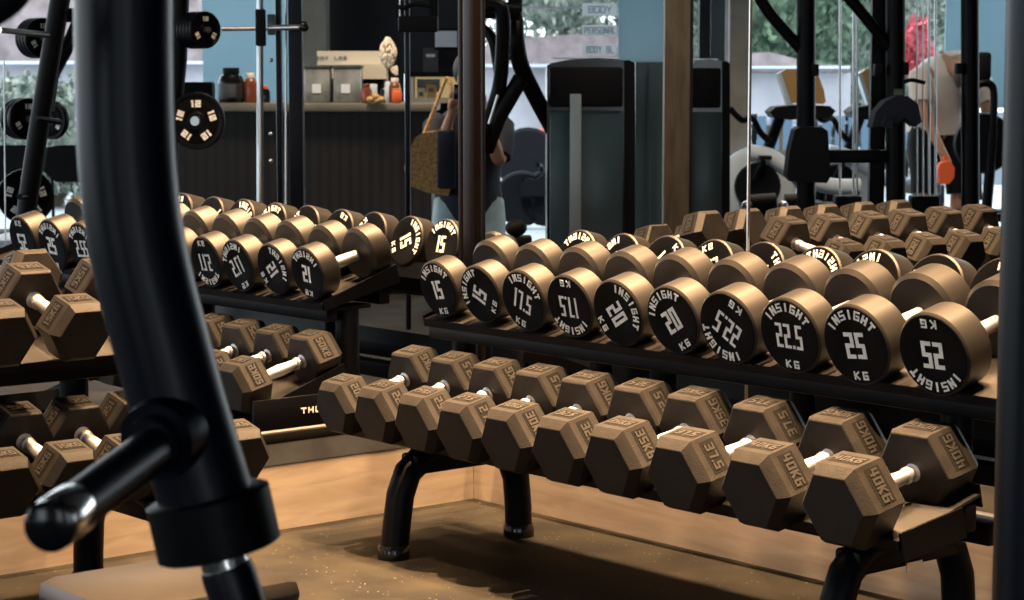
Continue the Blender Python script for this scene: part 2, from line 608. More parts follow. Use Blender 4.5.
def hex_dumbbell(d, T, txt, M4, label, group):
    key = (round(d, 4), round(T, 4), txt)
    if key not in HX:
        HX[key] = hex_meshes(d, T, txt)
    D = HX[key]
    t = thing('hex_dumbbell', label, 'dumbbell', group=group)
    t.matrix_world = M4 @ Matrix.Translation((0, 0, -D['ap']))
    for s_ in (0, PI):
        h = link('weight_head', D['head'], t)
        h.location = (0, 0, D['ap'])
        h.rotation_euler = (0, 0, s_)
        link('marking_panel', D['panel'], h)
        link('weight_lettering', D['mark'], h)
    g = link('handle', D['handle'], t)
    g.location = (0, 0, D['ap'])
    g['label'] = 'knurled steel handle'
    return t


# ------------------------------------------------------------------ racks (rack runs along local X, wall at local y = 0, front at -y)
def arch(x):
    pts = [(x, -.645, .0), (x, -.635, .08), (x, -.622, .16), (x, -.598, .215), (x, -.55, .25), (x, -.49, .262), (x, -.37, .262), (x, -.31, .25), (x, -.262, .215), (x, -.238, .16), (x, -.230, .08), (x, -.228, .0)]
    return pts


def tray_parts(t, x0, x1, y, z, depth, ext, apron):
    """tilted tray: panel with rolled lips, end plates, front apron"""
    ct, st = math.cos(TILT), math.sin(TILT)

    def P(v, h):      # v along the tilted depth, h normal
        return (y + v * ct - h * st, z + v * st + h * ct)
    L = x1 - x0
    mb = MB()

    def slab(v0, v1, h0, h1, xa=x0, xb=x1):
        q = [P(v0, h0), P(v1, h0), P(v1, h1), P(v0, h1)]
        mb.prism([(xa, a, b) for a, b in q], (xb - xa, 0, 0))
    slab(-depth / 2, depth / 2, -.006, 0)
    mb.build('tray', 'tray', t, 30)['label'] = 'lit steel tray surface'
    for va, vb, ha, hb in ((-depth / 2 - .004, -depth / 2, -.02, .0), (depth / 2, depth / 2 + .004, -.03, .02)):
        mb = MB()
        slab(va, vb, ha, hb)
        mb.build('tray_lip', 'rack', t, 30)
    for xa, xb in ((x0 - .006, x0), (x1, x1 + .006)):
        mb = MB()
        big = (xa == x1 and x1 > 0)
        e_ = ext if big else 0.0
        q = [P(-depth / 2 - e_, -.05 if big else -.02), P(depth / 2 + .02, -.04 if big else -.02), P(depth / 2 + .02, .035), P(-depth / 2 - e_, .020 if big else .008)]
        if big and ext > .03:
            q = [P(-.130, -.045), P(.065, -.070), P(.065, -.004), P(-.130, .016)]
        mb.prism([(xa, a, b) for a, b in q], (xb - xa, 0, 0))
        mb.build('end_plate', 'rack', t)
    mb = MB()
    a, b = P(-depth / 2 + .012, -.006)
    mb.box(((x0 + x1) / 2, a + .02, b - apron / 2), (L, .04, apron), bevel=.006)
    mb.build('front_beam', 'rack', t)
    mb = MB()
    a, b = P(depth / 2 - .03, -.01)
    mb.box(((x0 + x1) / 2, a, b - .03), (L, .04, .06), bevel=.006)
    mb.build('rear_beam', 'rack', t)


def make_rack(label, x0, x1, ux0, ux1, archs, posts, zl=.332, zu=.602):
    t = thing('dumbbell_rack', label, 'dumbbell rack', group=None)
    for x in archs:
        mb = MB()
        mb.tube(arch(x), .036, 20)
        mb.build('arch_leg', 'rack', t)
        for yy in (-.645, -.228):
            mb = MB()
            mb.lathe([(.040, 0), (.041, .004), (.041, .030), (.038, .034), (.0375, .035)], 'Z', (x, yy, 0), 24)
            mb.build('foot_cap', 'blackgloss', t)
    tray_parts(t, x0, x1, -.475, zl + .004, .26, .05, .028)
    tray_parts(t, ux0, ux1, -.237, zu, .255, .015, .05)
    for x in posts:
        mb = MB()
        mb.tube([(x, -.25, .27), (x, -.25, .56)], .034, 20)
        mb.box((x, -.25, .555), (.07, .12, .012), bevel=.003)
        mb.build('upright', 'rack', t)
    mb = MB()
    mb.box(((x0 + x1) / 2, -.27, .272), (x1 - x0 - .02, .06, .05), bevel=.006)
    mb.build('long_beam', 'rack', t)
    mb = MB()
    mb.box((archs[-1] + .039 if x1 > 0 else x0, -.43, .211), (.004, .050, .020))
    for x in archs:
        m2 = MB()
        m2.box((x, -.43, .236), (.07, .33, .050), bevel=.008)
        m2.build('crossbar', 'rack', t)
    mb.build('maker_sticker', 'alu', t)['label'] = 'small silver sticker'
    return t


rackA = make_rack('long black two-tier dumbbell rack standing along the right wall, nearest the viewer', .17, 2.07, .235, 2.28, (.47, 1.93), (.27, 1.04, 1.93))
rackB = make_rack('black two-tier rack of hex dumbbells standing at the left edge against the left wall', -2.75, -1.14, -2.75, -1.225, (-1.38, -2.45), (-1.42, -2.45))
rackB.rotation_euler = (0, 0, PI / 2)
rackB.location = (0, 0, 0)

# dumbbells on the front rack
hex_x = [.24, .413, .587, .757, .932, 1.12, 1.302, 1.511, 1.737, 1.966]
hex_w = ['20KG', '22.5', '25KG', '27.5', '30KG', '32.5', '35KG', '37.5', '40KG', '40KG']
ORD = ['first', 'second', 'third', 'fourth', 'fifth', 'sixth', 'seventh', 'eighth', 'ninth', 'tenth', 'eleventh']
HEXA, RNDA, HEXL, HEXU = [], [], [], []
LOWG = 'hex dumbbells on the lower tier of the front rack'
for i, x in enumerate(hex_x):
    f_ = i / 9.0
    d = .162 + .036 * f_
    T = .096 + .016 * f_
    M4 = Matrix.Translation((x, -.505, .394)) @ Matrix.Rotation(R(14 - 3.5 * f_), 4, 'X')
    lab = '%s hex dumbbell from the corner post, lower tier of the front rack' % ORD[i]
    if i == 9:
        lab = 'largest 40 kg hex dumbbell at the near right end of the front rack'
    HEXA.append(hex_dumbbell(d, T, hex_w[i], M4, lab, LOWG))
rd_x = [.303, .478, .657, .832, 1.012, 1.2, 1.384, 1.573, 1.768, 1.976]
rd_kg = [15, 15, 17.5, 17.5, 20, 20, 22.5, 22.5, 25, 25, 25]
rd_spin = [-8, -62, 22, 182, 62, -28, 215, 2, -4, 180, 40]
UPG = 'round dumbbells on the upper tier of the front rack'
for i, x in enumerate(rd_x):
    Rr = .079 + .0125 * (rd_kg[i] - 15) / 10
    lab = '%s black round %g kg dumbbell from the corner post on the front rack' % (ORD[i], rd_kg[i])
    RNDA.append(round_dumbbell(rd_kg[i], x, -.245, .684, R(rd_spin[i]), lab, UPG, R((i * 67) % 360)))

LG1 = 'hex dumbbells on the lower tier of the left rack'
LG2 = 'hex dumbbells on the upper tier of the left rack'
for i, y in enumerate([-1.215, -1.36, -1.50, -1.645, -1.80, -1.96]):
    M4 = Matrix.Translation((.505, y, .385)) @ Matrix.Rotation(PI / 2, 4, 'Z') @ Matrix.Rotation(TILT, 4, 'X')
    HEXL.append(hex_dumbbell(.155, .095, '15KG', M4, '%s hex dumbbell from the right on the lower tier of the left rack' % ORD[i], LG1))
for i, y in enumerate([-1.115, -1.306, -1.503, -1.692, -1.88, -2.07]):
    M4 = Matrix.Translation((.295, y, .678)) @ Matrix.Rotation(PI / 2, 4, 'Z') @ Matrix.Rotation(TILT, 4, 'X')
    HEXU.append(hex_dumbbell(.158, .095, '15KG', M4, '%s hex dumbbell from the right on the upper tier of the left rack' % ORD[i], LG2))

# ---- the same racks again beyond the left and right glass lines
SX = Matrix.Diagonal((-1, 1, 1, 1))
SY = Matrix.Diagonal((1, -1, 1, 1))
WORLDS = {'L': (SX, 'left mirror'), 'R': (SY, 'right mirror'), 'C': (SX @ SY, 'corner behind both mirrors')}


def flip(o, key, label, group=None):
    c = copy_tree(o)
    c.matrix_world = WORLDS[key][0] @ o.matrix_world
    c['label'] = label
    if group:
        c['group'] = group
    elif 'group' in c:
        del c['group']
    return c


bpy.context.view_layer.update()
SKIP = set()


def many(lst, key, idx, lab, group):
    for n, i in enumerate(idx):
        if (id(lst), key, i) in SKIP:
            continue
        flip(lst[i], key, lab % ORD[i], group)


rAL = flip(rackA, 'L', 'black two-tier dumbbell rack seen in the left mirror with lettered end')
rAR = flip(rackA, 'R', 'black dumbbell rack seen in the right mirror directly behind the front rack')
rAC = flip(rackA, 'C', 'far black dumbbell rack in the left mirror behind its first row of round weights')
rBL = flip(rackB, 'L', 'dark two-tier rack in the left mirror behind the left rack')
rBR = flip(rackB, 'R', 'black rack of hex dumbbells in the right mirror, beyond the round ones')
rBC = flip(rackB, 'C', 'farthest black hex dumbbell rack in the corner behind the right mirror joint')
# the lettered crossbar at the end of the mirrored rack
mb = MB()
mb.box((.160, -.42, .275), (.012, .46, .11), bevel=.004)
cb = mb.build('end_crossbar', 'rack', rAL)
mb = MB()
text(mb, 'THOR', (.1535, -.45, .288), (0, 1, 0), (0, 0, 1), .017, .018, .004, .006, (-.0012, 0, 0))
tl = mb.build('maker_lettering', 'white', cb)
tl['label'] = 'small white maker lettering'

many(RNDA, 'L', range(10), '%s round dumbbell from the corner in the left mirror, front row', 'round dumbbells in the left mirror')
many(HEXA, 'L', range(10), '%s hex dumbbell from the corner in the left mirror, lower tier', 'hex dumbbells in the left mirror')
many(RNDA, 'R', range(10), '%s round dumbbell from the corner in the right mirror, facing backwards', 'round dumbbells in the right mirror')
many(RNDA, 'C', range(10), '%s round dumbbell from the corner in the far back row, left mirror', 'far round dumbbells in the left mirror')
many(HEXU, 'R', range(6), '%s hex dumbbell from the left in the right mirror, upper tier beyond round ones', 'hex dumbbells in the right mirror')
many(HEXU, 'C', range(6), '%s hex dumbbell of the farthest row, behind the right mirror joint', 'farthest hex dumbbells')
many(HEXU, 'L', range(1, 5), '%s hex dumbbell of the back row behind the left rack upper tier', 'hex dumbbells behind the left rack')

# the first upper hex of the left rack hides behind the machine tube and is only seen in the mirror
for o in [HEXU[0]] + list(HEXU[0].children_recursive):
    bpy.data.objects.remove(o)

# ------------------------------------------------------------------ setting: floor, wood upstands, mirror frames
mb = MB()
mb.box((-2, 1.5, -.05), (26, 26, .1))
struct(mb.build('floor', 'floor'))
mb = MB()
mb.box((1.75, .016, .103), (3.5, .03, .206))
struct(mb.build('baseboard_right', 'ply'))
mb = MB()
mb.box((-.016, -1.75, .089), (.03, 3.5, .178))
struct(mb.build('baseboard_left', 'ply'))
mb = MB()
mb.box((-.016, -1.75, .208), (.034, 3.5, .058))
struct(mb.build('trim_1', 'grey'))
mb = MB()
mb.box((-.016, -1.75, .251), (.036, 3.5, .026), bevel=.002)
struct(mb.build('trim_2', 'ledge'))
mb = MB()
mb.box((1.75, .016, .22), (3.5, .036, .026), bevel=.002)
struct(mb.build('trim_3', 'ledge'))
mb = MB()
mb.box((-.016, -1.75, .2655), (.030, 3.5, .003))
struct(mb.build('trim_4', 'alu'))
mb = MB()
mb.box((1.75, .016, .2345), (3.5, .030, .003))
struct(mb.build('trim_5', 'alu'))
# corner post of the mirror walls
mb = MB()
mb.box((-.02, .02, 1.6), (.052, .052, 2.8), bevel=.012)
struct(mb.build('trim_6', 'brownpost'))
mb = MB()
mb.box((.03, .012, 1.6), (.012, .012, 2.75), bevel=.004)
mb.box((-.012, -.035, 1.6), (.012, .012, 2.75), bevel=.004)
struct(mb.build('trim_7', 'brownpost'))
mb = MB()
mb.box((1.075, .004, 1.6), (.004, .008, 2.75))
struct(mb.build('trim_8', 'alu'))
mb = MB()
AZ = math.atan2(.764, .645)


def K(px, py, D):
    """the point of the place that lies D metres into the view direction under a picture position"""
    v = fwd + rgt * ((px - 512) / F) - upv * ((py - 300) / F)
    t = D / (v.x * -.764 + v.y * .645)
    return CAM + v * t


mb.b.free()
lc = Matrix.Rotation(AZ, 4, 'Z')
mb = MB()
mb.box((0, 4.2, 2.98), (16, 19.5, .08))
o = struct(mb.build('ceiling', 'darkwall'))
o.matrix_world = Matrix.Translation((CAM.x, CAM.y, 0)) @ lc


def shell(name, c, size):
    mb = MB()
    mb.box(c, size)
    o = struct(mb.build(name, 'darkwall'))
    o.matrix_world = Matrix.Translation((CAM.x, CAM.y, 0)) @ lc


# unseen dark walls added around the viewer; their gaps shape daylight into streaks
shell('wall_added_back', (-3.2, -5.55, 1.5), (3.2, .1, 3.0))
shell('wall_added_middle', (.3, -5.55, 1.5), (1.6, .1, 3.0))
shell('wall_added_right', (5.5, -5.55, 1.5), (4.6, .1, 3.0))
shell('wall_added_left_side', (-8, -3.0, 1.5), (.1, 5.0, 3.0))
shell('wall_added_right_side', (8, 3.0, 1.5), (.1, 17.0, 3.0))


class BG:
    """a thing standing D metres away; its parts are laid out in metres in the thing's own frame"""

    def __init__(s, name, label, cat, px, D, group=None, z=0.0):
        p = K(px, 300, D)
        s.D = D
        s.t = thing(name, label, cat, (p.x, p.y, z), AZ, group)
        s.inv = (Matrix.Translation((p.x, p.y, z)) @ lc).inverted()
        s.k = D / F

    def p(s, px, py, d=0.0):
        return s.inv @ K(px, py, s.D + d)

    def box(s, name, m, x0, x1, y0, y1, dep=.1, d=0.0, bevel=0.0, rot=None):
        a = s.p(x0, y0, d)
        b = s.p(x1, y1, d)
        mb = MB()
        mb.box((0, 0, 0), (abs(b.x - a.x), dep, abs(a.z - b.z)), bevel=bevel)
        o = mb.build(name, m, s.t)
        o.location = ((a.x + b.x) / 2, (a.y + b.y) / 2 + dep / 2, (a.z + b.z) / 2)
        if rot:
            o.rotation_euler = rot
        return o

    def tube(s, name, m, pts, r, seg=14, flat=1.0):
        mb = MB()
        mb.tube([s.p(*q) for q in pts], r, seg, flat=flat)
        return mb.build(name, m, s.t)

    def ball(s, name, m, px, py, rad, d=0.0):
        mb = MB()
        mb.ball((0, 0, 0), rad)
        o = mb.build(name, m, s.t)
        o.location = s.p(px, py, d)
        return o

    def poly(s, name, m, pts, dep=.05, d=0.0):
        mb = MB()
        mb.prism([s.p(x, y, d) for x, y in pts], (0, dep, 0))
        return mb.build(name, m, s.t)

    def write(s, name, m, txt, px, py, h, wd, th, gap, d=0.0, parent=None):
        mb = MB()
        text(mb, txt, s.p(px, py, d), (1, 0, 0), (0, 0, 1), h, wd, th, gap, (0, -.002, 0))
        o = mb.build(name, m, s.t)
        if parent is not None:
            o.parent = parent
            o.location = -parent.location
        return o


def smooth(pts, n=6):
    """Catmull-Rom through control points"""
    P_ = [pts[0]] + list(pts) + [pts[-1]]
    out = []
    for i in range(1, len(P_) - 2):
        for k in range(n):
            t = k / n
            out.append(tuple(0.5 * ((2 * b) + (-a + c) * t + (2 * a - 5 * b + 4 * c - d) * t * t + (-a + 3 * b - 3 * c + d) * t ** 3)
                             for a, b, c, d in zip(P_[i - 1], P_[i], P_[i + 1], P_[i + 2])))
    out.append(tuple(pts[-1]))
    return out


# ------------------------------------------------------------------ foreground: machine arm, bench seat, right post
g = BG('leg_machine', 'thick dark bent machine tube crossing the left foreground, with collar and peg', 'gym machine', 205, 2.2)
g.tube('main_tube', 'navy', smooth([(123, -420, 0), (123, -60, 0), (124, 80, 0), (127, 160, 0), (134, 225, 0), (146, 285, 0), (163, 350, 0), (181, 415, 0), (207, 500, 0)], 8), .0495, 40)
a = g.p(207, 494)
b = g.p(220, 551)
mb = MB()
dv = (b - a)
mb.tube([a, a + dv * .04, a + dv * .96, b], [.060, .0645, .0645, .060], 48)
mb.build('collar', 'rack', g.t)
mb = MB()
c1 = g.p(226, 566)
mb.tube([b - dv * .1, c1], .0245, 32)
mb.build('chrome_ring', 'chrome', g.t)['label'] = 'chrome ring'
mb = MB()
mb.tube([c1, g.p(228, 572), g.p(300, 790)], [.0265, .028, .028], 32)
mb.build('lower_tube', 'navy', g.t)
mb = MB()
mb.tube([g.p(186, 420, .03), g.p(172, 430, -.02), g.p(168, 434, -.035), g.p(156, 442, -.06)], [.042, .043, .043, .040], 40)
mb.tube([g.p(158, 441, -.055), g.p(148, 448, -.08)], [.031, .029], 36)
mb.build('hub_disc', 'navy', g.t)
mb = MB()
mb.tube([g.p(168, 438, -.04), g.p(58, 521, -.30)], .0225, 36)
pg = mb.build('weight_peg', 'navy', g.t)
mb = MB()
e0, e1 = g.p(76, 507, -.255), g.p(53, 524, -.315)
mb.tube([e0, e0 + (e1 - e0) * .15, e0 + (e1 - e0) * .9, e1], [.0225, .0245, .0245, .023], 36)
mb.build('peg_sleeve', 'chrome', pg)['label'] = 'chrome sleeve'
mb = MB()
e2 = e1 + (e1 - e0) * .22
mb.tube([e1, e1 + (e2 - e1) * .7, e2], [.0235, .0235, .017], 36)
mb.tube([e2, e2 + (e2 - e1) * .10], [.006, .0055], 20)
mb.build('end_cap', 'blackgloss', pg)

g = BG('machine_post', 'dark upright machine post running full height at the right edge', 'machine post', 1037, 3.0)
mb = MB()
q = g.p(1037, 300)
mb.tube([(q.x, q.y, 0.0), (q.x, q.y, 2.4)], .052, 40)
mb.build('post_tube', 'navy', g.t)
mb = MB()
mb.box((q.x, q.y, .01), (.2, .2, .02), bevel=.004)
mb.build('base_plate', 'rack', g.t)

g = BG('pulldown_machine', 'dark curved machine grip poking into the top left corner', 'machine handle', -5, 2.0, z=1.1)
mb = MB()
mb.tube([g.p(*q) for q in smooth([(-160, 60, 0), (-60, 22, 0), (-8, 2, 0), (14, -30, 0), (10, -120, 0)], 6)], .022, 24)
mb.build('grip', 'blackmat', g.t)
mb = MB()
mb.tube([g.p(10, -120, 0), g.p(10, -300, 0)], .016, 20)
mb.build('bar', 'navy', g.t)

t = thing('weight_bench', 'low bench seat with tan lit pad at the bottom left in front', 'bench', (1.915, -2.17, 0), 0)
mb = MB()
mb.box((0, 0, .415), (.27, .33, .06), bevel=.026)
mb.build('seat_pad', 'vinyl', t)['label'] = 'tan lit seat pad'
mb = MB()
mb.box((0, 0, .375), (.22, .30, .02))
mb.build('seat_board', 'blackmat', t)
mb = MB()
mb.tube([(0, .1, .36), (0, .1, .03)], .03, 16)
mb.build('seat_post', 'rack', t)
mb = MB()
mb.box((0, 0.1, .02), (.30, .4, .04), bevel=.01)
mb.build('foot_plate', 'rack', t)

# ------------------------------------------------------------------ background beyond the left glass
# reception counter
g = BG('reception_counter', 'dark ribbed reception counter with a grey top, behind the racks', 'counter', 300, 12)
g.box('front_panel', 'slats', 165, 432, 112, 285, .5)
g.box('counter_top', 'counter_top', 160, 436, 103, 112, .7, -.08, bevel=.01)['label'] = 'grey counter top'
g.box('kick_board', 'blackmat', 168, 430, 283, 289, .4, .05)
# back wall pieces
def wall_piece(name, m, x0, x1, y0, y1, D, dep=.1):
    a, b = K(x0, y1, D), K(x1, y0, D)
    mb = MB()
    wd = (x1 - x0) / F * D
    z0 = max(0, a.z)
    z1 = b.z
    mb.box((0, dep / 2, (z0 + z1) / 2), (wd, dep, z1 - z0))
    o = struct(mb.build(name, m))
    c = K((x0 + x1) / 2, 300, D)
    o.matrix_world = Matrix.Translation((c.x, c.y, 0)) @ lc
    return o


wall_piece('wall_rear', 'darkwall', 326, 405, -300, 700, 13.6)
wall_piece('wall_shelf', 'darkwall', 402, 484, -300, 74, 13.4)
wall_piece('wall_low', 'darkwall', 326, 500, 130, 700, 13.5)
wall_piece('pillar_left', 'concrete', 303, 328, -300, 700, 13.2, .3)
wall_piece('window_1', 'blueglass', 206, 303, -300, 104, 15.0, .04)
wall_piece('wall_sill', 'darkwall', 120, 306, 118, 700, 14.6)

# items on the counter
def jar(px, w_, y0, y1, D, label, body='blackgloss', lid='blackmat', lab=None, name='supplement_jar', cat='jar', grp=None):
    g = BG(name, label, cat, px, D, grp, z=K(px, 103, D).z)
    k = D / F
    r = w_ / 2 * k
    H = (y1 - y0) * k
    mb = MB()
    mb.lathe([(r * .92, 0), (r, .01), (r, H * .62), (r * .80, H * .78), (r * .55, H * .82)], 'Z', seg=24)
    mb.build('jar_body', body, g.t)
    mb = MB()
    mb.lathe([(r * .62, H * .82), (r * .64, H * .84), (r * .64, H * .98), (r * .58, H)], 'Z', seg=24)
    mb.build('lid', lid, g.t)
    if lab:
        mb = MB()
        mb.lathe([(r * 1.005, H * .12), (r * 1.01, H * .13), (r * 1.01, H * .55), (r * 1.005, H * .56)], 'Z', seg=24)
        lo = mb.build('paper_label', 'rubber_mark', g.t)
        mb = MB()
        mb.box((0.004, -r * 1.0, H * .34), (r * .9, .01, H * .36), bevel=.002)
        mb.build('label_patch', lab, g.t)['label'] = 'pale printed patch'
    return g


jar(234, 26, 68, 103, 12, 'large black supplement tub standing on the counter at the window', lab='grey')
jar(253, 13, 73, 103, 12, 'amber jar beside the large black tub on the counter', body='amber', lid='pampas')
jar(268, 9, 86, 103, 12.05, 'small dark bottle half hidden behind the rack post on the counter', body='blackgloss', lid='orange')
jar(368, 11, 84, 103, 11.95, 'dark brown bottle right of the acrylic bins', body='amber', lid='amber')
jar(385, 8, 85, 103, 12.1, 'slim black bottle under the pampas plume', body='blackgloss')
jar(396, 12, 78, 103, 12.05, 'bottle with reddish base next to the cable post', body='amber', lid='pampas')
g = BG('yellow_flowers', 'small yellow flowers lying on the counter beside brown bottle', 'flowers', 377, 11.9, z=K(377, 103, 12).z)
for i, (dx, dz) in enumerate([(-.03, .02), (0, .035), (.03, .02), (.012, .015)]):
    mb = MB()
    mb.ball((dx, 0, dz), (.024, .02, .018), 10, 8)
    mb.build('bloom', 'tan', g.t)
g.t.name = 'yellow_flowers'
g = BG('orange_pouch', 'small orange red pouch on the counter by the cable post', 'pouch', 398, 11.85, z=K(398, 103, 11.9).z)
mb = MB()
mb.box((0, 0, .035), (.055, .03, .07), bevel=.012)
mb.build('pouch_body', 'orange', g.t)
mb = MB()
mb.box((0, 0, .074), (.05, .012, .012), bevel=.003)
mb.build('pouch_seal', 'tan', g.t)
g = BG('tablet', 'pale blue phone screen standing between the bottles on the counter', 'phone', 375, 12.0, z=K(375, 103, 12).z)
mb = MB()
mb.box((0, 0, .055), (.04, .01, .10), bevel=.004)
mb.build('phone_body', 'pale', g.t, )
mb = MB()
mb.box((0, .03, .01), (.035, .05, .014), bevel=.003)
mb.build('phone_stand', 'blackmat', g.t)
for (x0, x1, lab) in ((304, 330, 'smoky acrylic bin on the counter, left one, beside the pillar'), (333, 361, 'smoky acrylic bin on the counter, right one, with dark lid')):
    g = BG('acrylic_bin', lab, 'bin', (x0 + x1) / 2, 12, 'acrylic bins on the counter', z=K(300, 103, 12).z)
    g.box('bin_body', 'acrylic', x0, x1, 68, 103, .18, bevel=.01)
    g.box('bin_lid', 'grey', x0 - .5, x1 + .5, 65, 68.5, .19, -.005, bevel=.004)
    g.box('price_card', 'paper', x0 + 8, x0 + 17, 84, 93, .004, -.006)
g = BG('display_box', 'wide cream coloured cardboard display behind the acrylic bins', 'box', 352, 12.3, z=K(300, 103, 12.3).z)
g.box('back_board', 'white_box', 317, 385, 51, 78, .03)
g.box('lower_box', 'white_box', 340, 386, 64, 79, .22, -.05)
g.box('dark_foot', 'blackmat', 345, 384, 79, 102, .2)
g.write('printed_line', 'ink', 'BODY LAB', 329, 58, .018, .018, .004, .008, -.004)
g = BG('pampas_vase', 'fluffy cream pampas plume in a slim vase on the counter', 'dried flowers', 389, 12.1, z=K(389, 103, 12.1).z)
g.tube('stem', 'tan', [(387, 66), (387.5, 84)], .004, 8)
mb = MB()
rr = random.Random(3)
for k in range(160):
    a = rr.uniform(0, 2 * PI)
    h = rr.uniform(0, 1)
    ra = .045 * math.sin(PI * (h * .85 + .1))
    mb.ball((ra * math.cos(a), ra * math.sin(a) * .7, h * .15), (.008, .007, .014), 6, 5)
for k in range(10):
    mb.ball((.02 + .035 * rr.random(), 0, -.005 - .04 * rr.random()), (.012, .01, .012), 6, 5)
o = mb.build('plume', 'pampas', g.t)
o.location = g.p(388, 66)
mb = MB()
mb.lathe([(.02, 0), (.03, .03), (.025, .08), (.012, .12)], 'Z', seg=16)
mb.build('vase', 'pale', g.t)

# lit shelf behind the counter
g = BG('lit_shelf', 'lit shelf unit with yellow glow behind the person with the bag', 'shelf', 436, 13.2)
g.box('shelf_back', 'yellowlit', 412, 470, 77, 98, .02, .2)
g.box('shelf_board', 'white_box', 410, 470, 98, 103, .3)['label'] = 'pale shelf board'
g.box('shelf_top', 'blackmat', 410, 470, 72, 77, .3)
g.box('side_board', 'white_box', 410, 414, 77, 150, .3)
g.box('lower_back', 'darkwall', 414, 470, 103, 150, .02, .25)
g.box('dark_screen', 'blackgloss', 417, 440, 79, 92, .03, .12)
g.box('base', 'blackmat', 410, 470, 150, 260, .3)
for i, (px, w_, y0, mm) in enumerate([(421, 8, 88, 'pampas'), (431, 10, 84, 'tan')]):
    jj = BG('product_box', ['small cream carton on the lit shelf, left', 'taller tan carton on the lit shelf, right'][i], 'carton', px, 13.25, z=K(px, 98, 13.25).z)
    jj.box('carton', 'white_box' if i == 0 else 'tan', px - w_ / 2, px + w_ / 2, y0, 98, .05, bevel=.004)
    jj.box('carton_print', 'ink', px - w_ / 4, px + w_ / 4, y0 + 4, y0 + 8, .003, -.004)
g = BG('wall_notice', 'small grey notice hanging on the dark wall above the lit shelf', 'notice', 431, 13.3, z=1.3)
g.box('notice_board', 'grey', 423, 438, 48, 73, .02)
g.box('notice_print', 'paper', 426, 435, 54, 57, .002, -.003)
g = BG('wall_picture', 'small landscape picture on the dark wall left of the corner post', 'picture', 446, 13.25, z=1.4)
g.box('picture_frame', 'blackmat', 434, 458, 28, 50, .02, .02)
g.box('picture_print', 'pale', 435, 457, 31, 47, .004, .012)

# plate-loaded machine on the far left
g = BG('plate_machine', 'black slanted plate-loaded machine frame behind the left rack', 'gym machine', 30, 9)
g.tube('main_post', 'rack', [(70, -60, 0), (60, 0, 0), (40, 120, 0), (28, 200, 0), (16, 290, 0), (8, 420, 0)], .042, 16)
g.tube('side_brace', 'rack', [(92, -10, .1), (72, 38, .1), (52, 75, .05), (47, 110, .02)], .030, 14)
g.box('cross_plate', 'rack', 50, 92, 8, 22, .06, .05)
g.tube('plate_peg', 'rack', [(60, 122, .0), (36, 118, -.15)], .012, 12)
g.tube('plate_peg', 'alu', [(56, 36, .0), (0, 30, -.25)], .012, 12)
g.tube('plate_peg', 'rack', [(30, 196, .0), (20, 197, -.12)], .012, 12)
g.tube('cable', 'alu', [(4, 60, -.2), (6, 290, -.2)], .003, 6)
g.tube('foot_bar', 'rack', [(-30, 300, -.3), (90, 292, .3)], .035, 12)


def plate(px, py, r, w_, D, label, grp, nslot=3, yaw=0.35, n=1, txt='12', gap=.004):
    """weight plate(s): a stack is n plates along its axis, each its own thing"""
    for i in range(n):
        g_ = BG('weight_plate', label if n == 1 else label.replace('plate', '%s plate' % ORD[i], 1), 'weight plate', px, D, grp, z=0)
        c = g_.p(px, py)
        ax = Vector((math.sin(yaw), -math.cos(yaw), 0)) if True else None
        off = -ax * (w_ + gap) * i
        g_.t.matrix_world = Matrix.Translation(K(px, py, D)) @ lc @ Matrix.Rotation(yaw, 4, 'Z') @ Matrix.Translation((0, (w_ + gap) * i, 0))
        mb = MB()
        mb.lathe([(r * .16, 0), (r * .30, 0), (r * .34, .004), (r * .80, .004), (r * .85, 0), (r * .97, 0), (r, .004), (r, w_ - .004), (r * .97, w_), (r * .16, w_)], 'Y', seg=40)
        mb.build('plate_disc', 'rack', g_.t)
        if i == 0:
            mb = MB()
            mb.lathe([(r * .33, 0.0035), (r * .34, .0028), (r * .80, .0028), (r * .81, .0035)], 'Y', seg=40)
            mb.build('plate_face', 'face', g_.t)
            mb = MB()
            for k in range(nslot):
                a = PI / 2 + k * 2 * PI / nslot
                up = Vector((math.cos(a), 0, math.sin(a)))
                text(mb, txt, up * r * .60 + Vector((0, .002, 0)), (up.z, 0, -up.x), up, r * .24, r * .2, r * .07, r * .04, (0, -.0015, 0))
            mb.build('plate_lettering', 'white', g_.t)
            mb = MB()
            mb.lathe([(r * .16, -.02), (r * .165, -.018), (r * .165, .01)], 'Y', seg=20)
            mb.build('peg_end', 'alu', g_.t)['label'] = 'steel peg end'


plate(44, 38, .085, .022, 9.15, 'small black plate on the left machine, upper peg', 'plates on the upper left peg', yaw=.7, n=4)
plate(29, 119, .088, .03, 9.15, 'black plate on the left machine, middle peg', 'plates on the middle left peg', yaw=.7, n=3, nslot=3)
plate(26, 197, .118, .035, 9.12, 'large black plate on the lowest peg of the left machine', 'plate on the lowest left peg', yaw=.25, nslot=5)
plate(50, 120, .085, .03, 9.5, 'white rimmed plate behind the left machine post', 'plates behind the left post', yaw=-.5, nslot=3, n=1)
plate(206, 30, .076, .018, 8.9, 'black plate in a stack on the bar beside the big tube', 'plates on the bar right of the big tube', yaw=.75, n=5)
plate(196, 121, .118, .03, 8.9, 'five-slot black weight plate right of the big tube at counter height', 'lower plates right of the big tube', yaw=-.1, nslot=5)

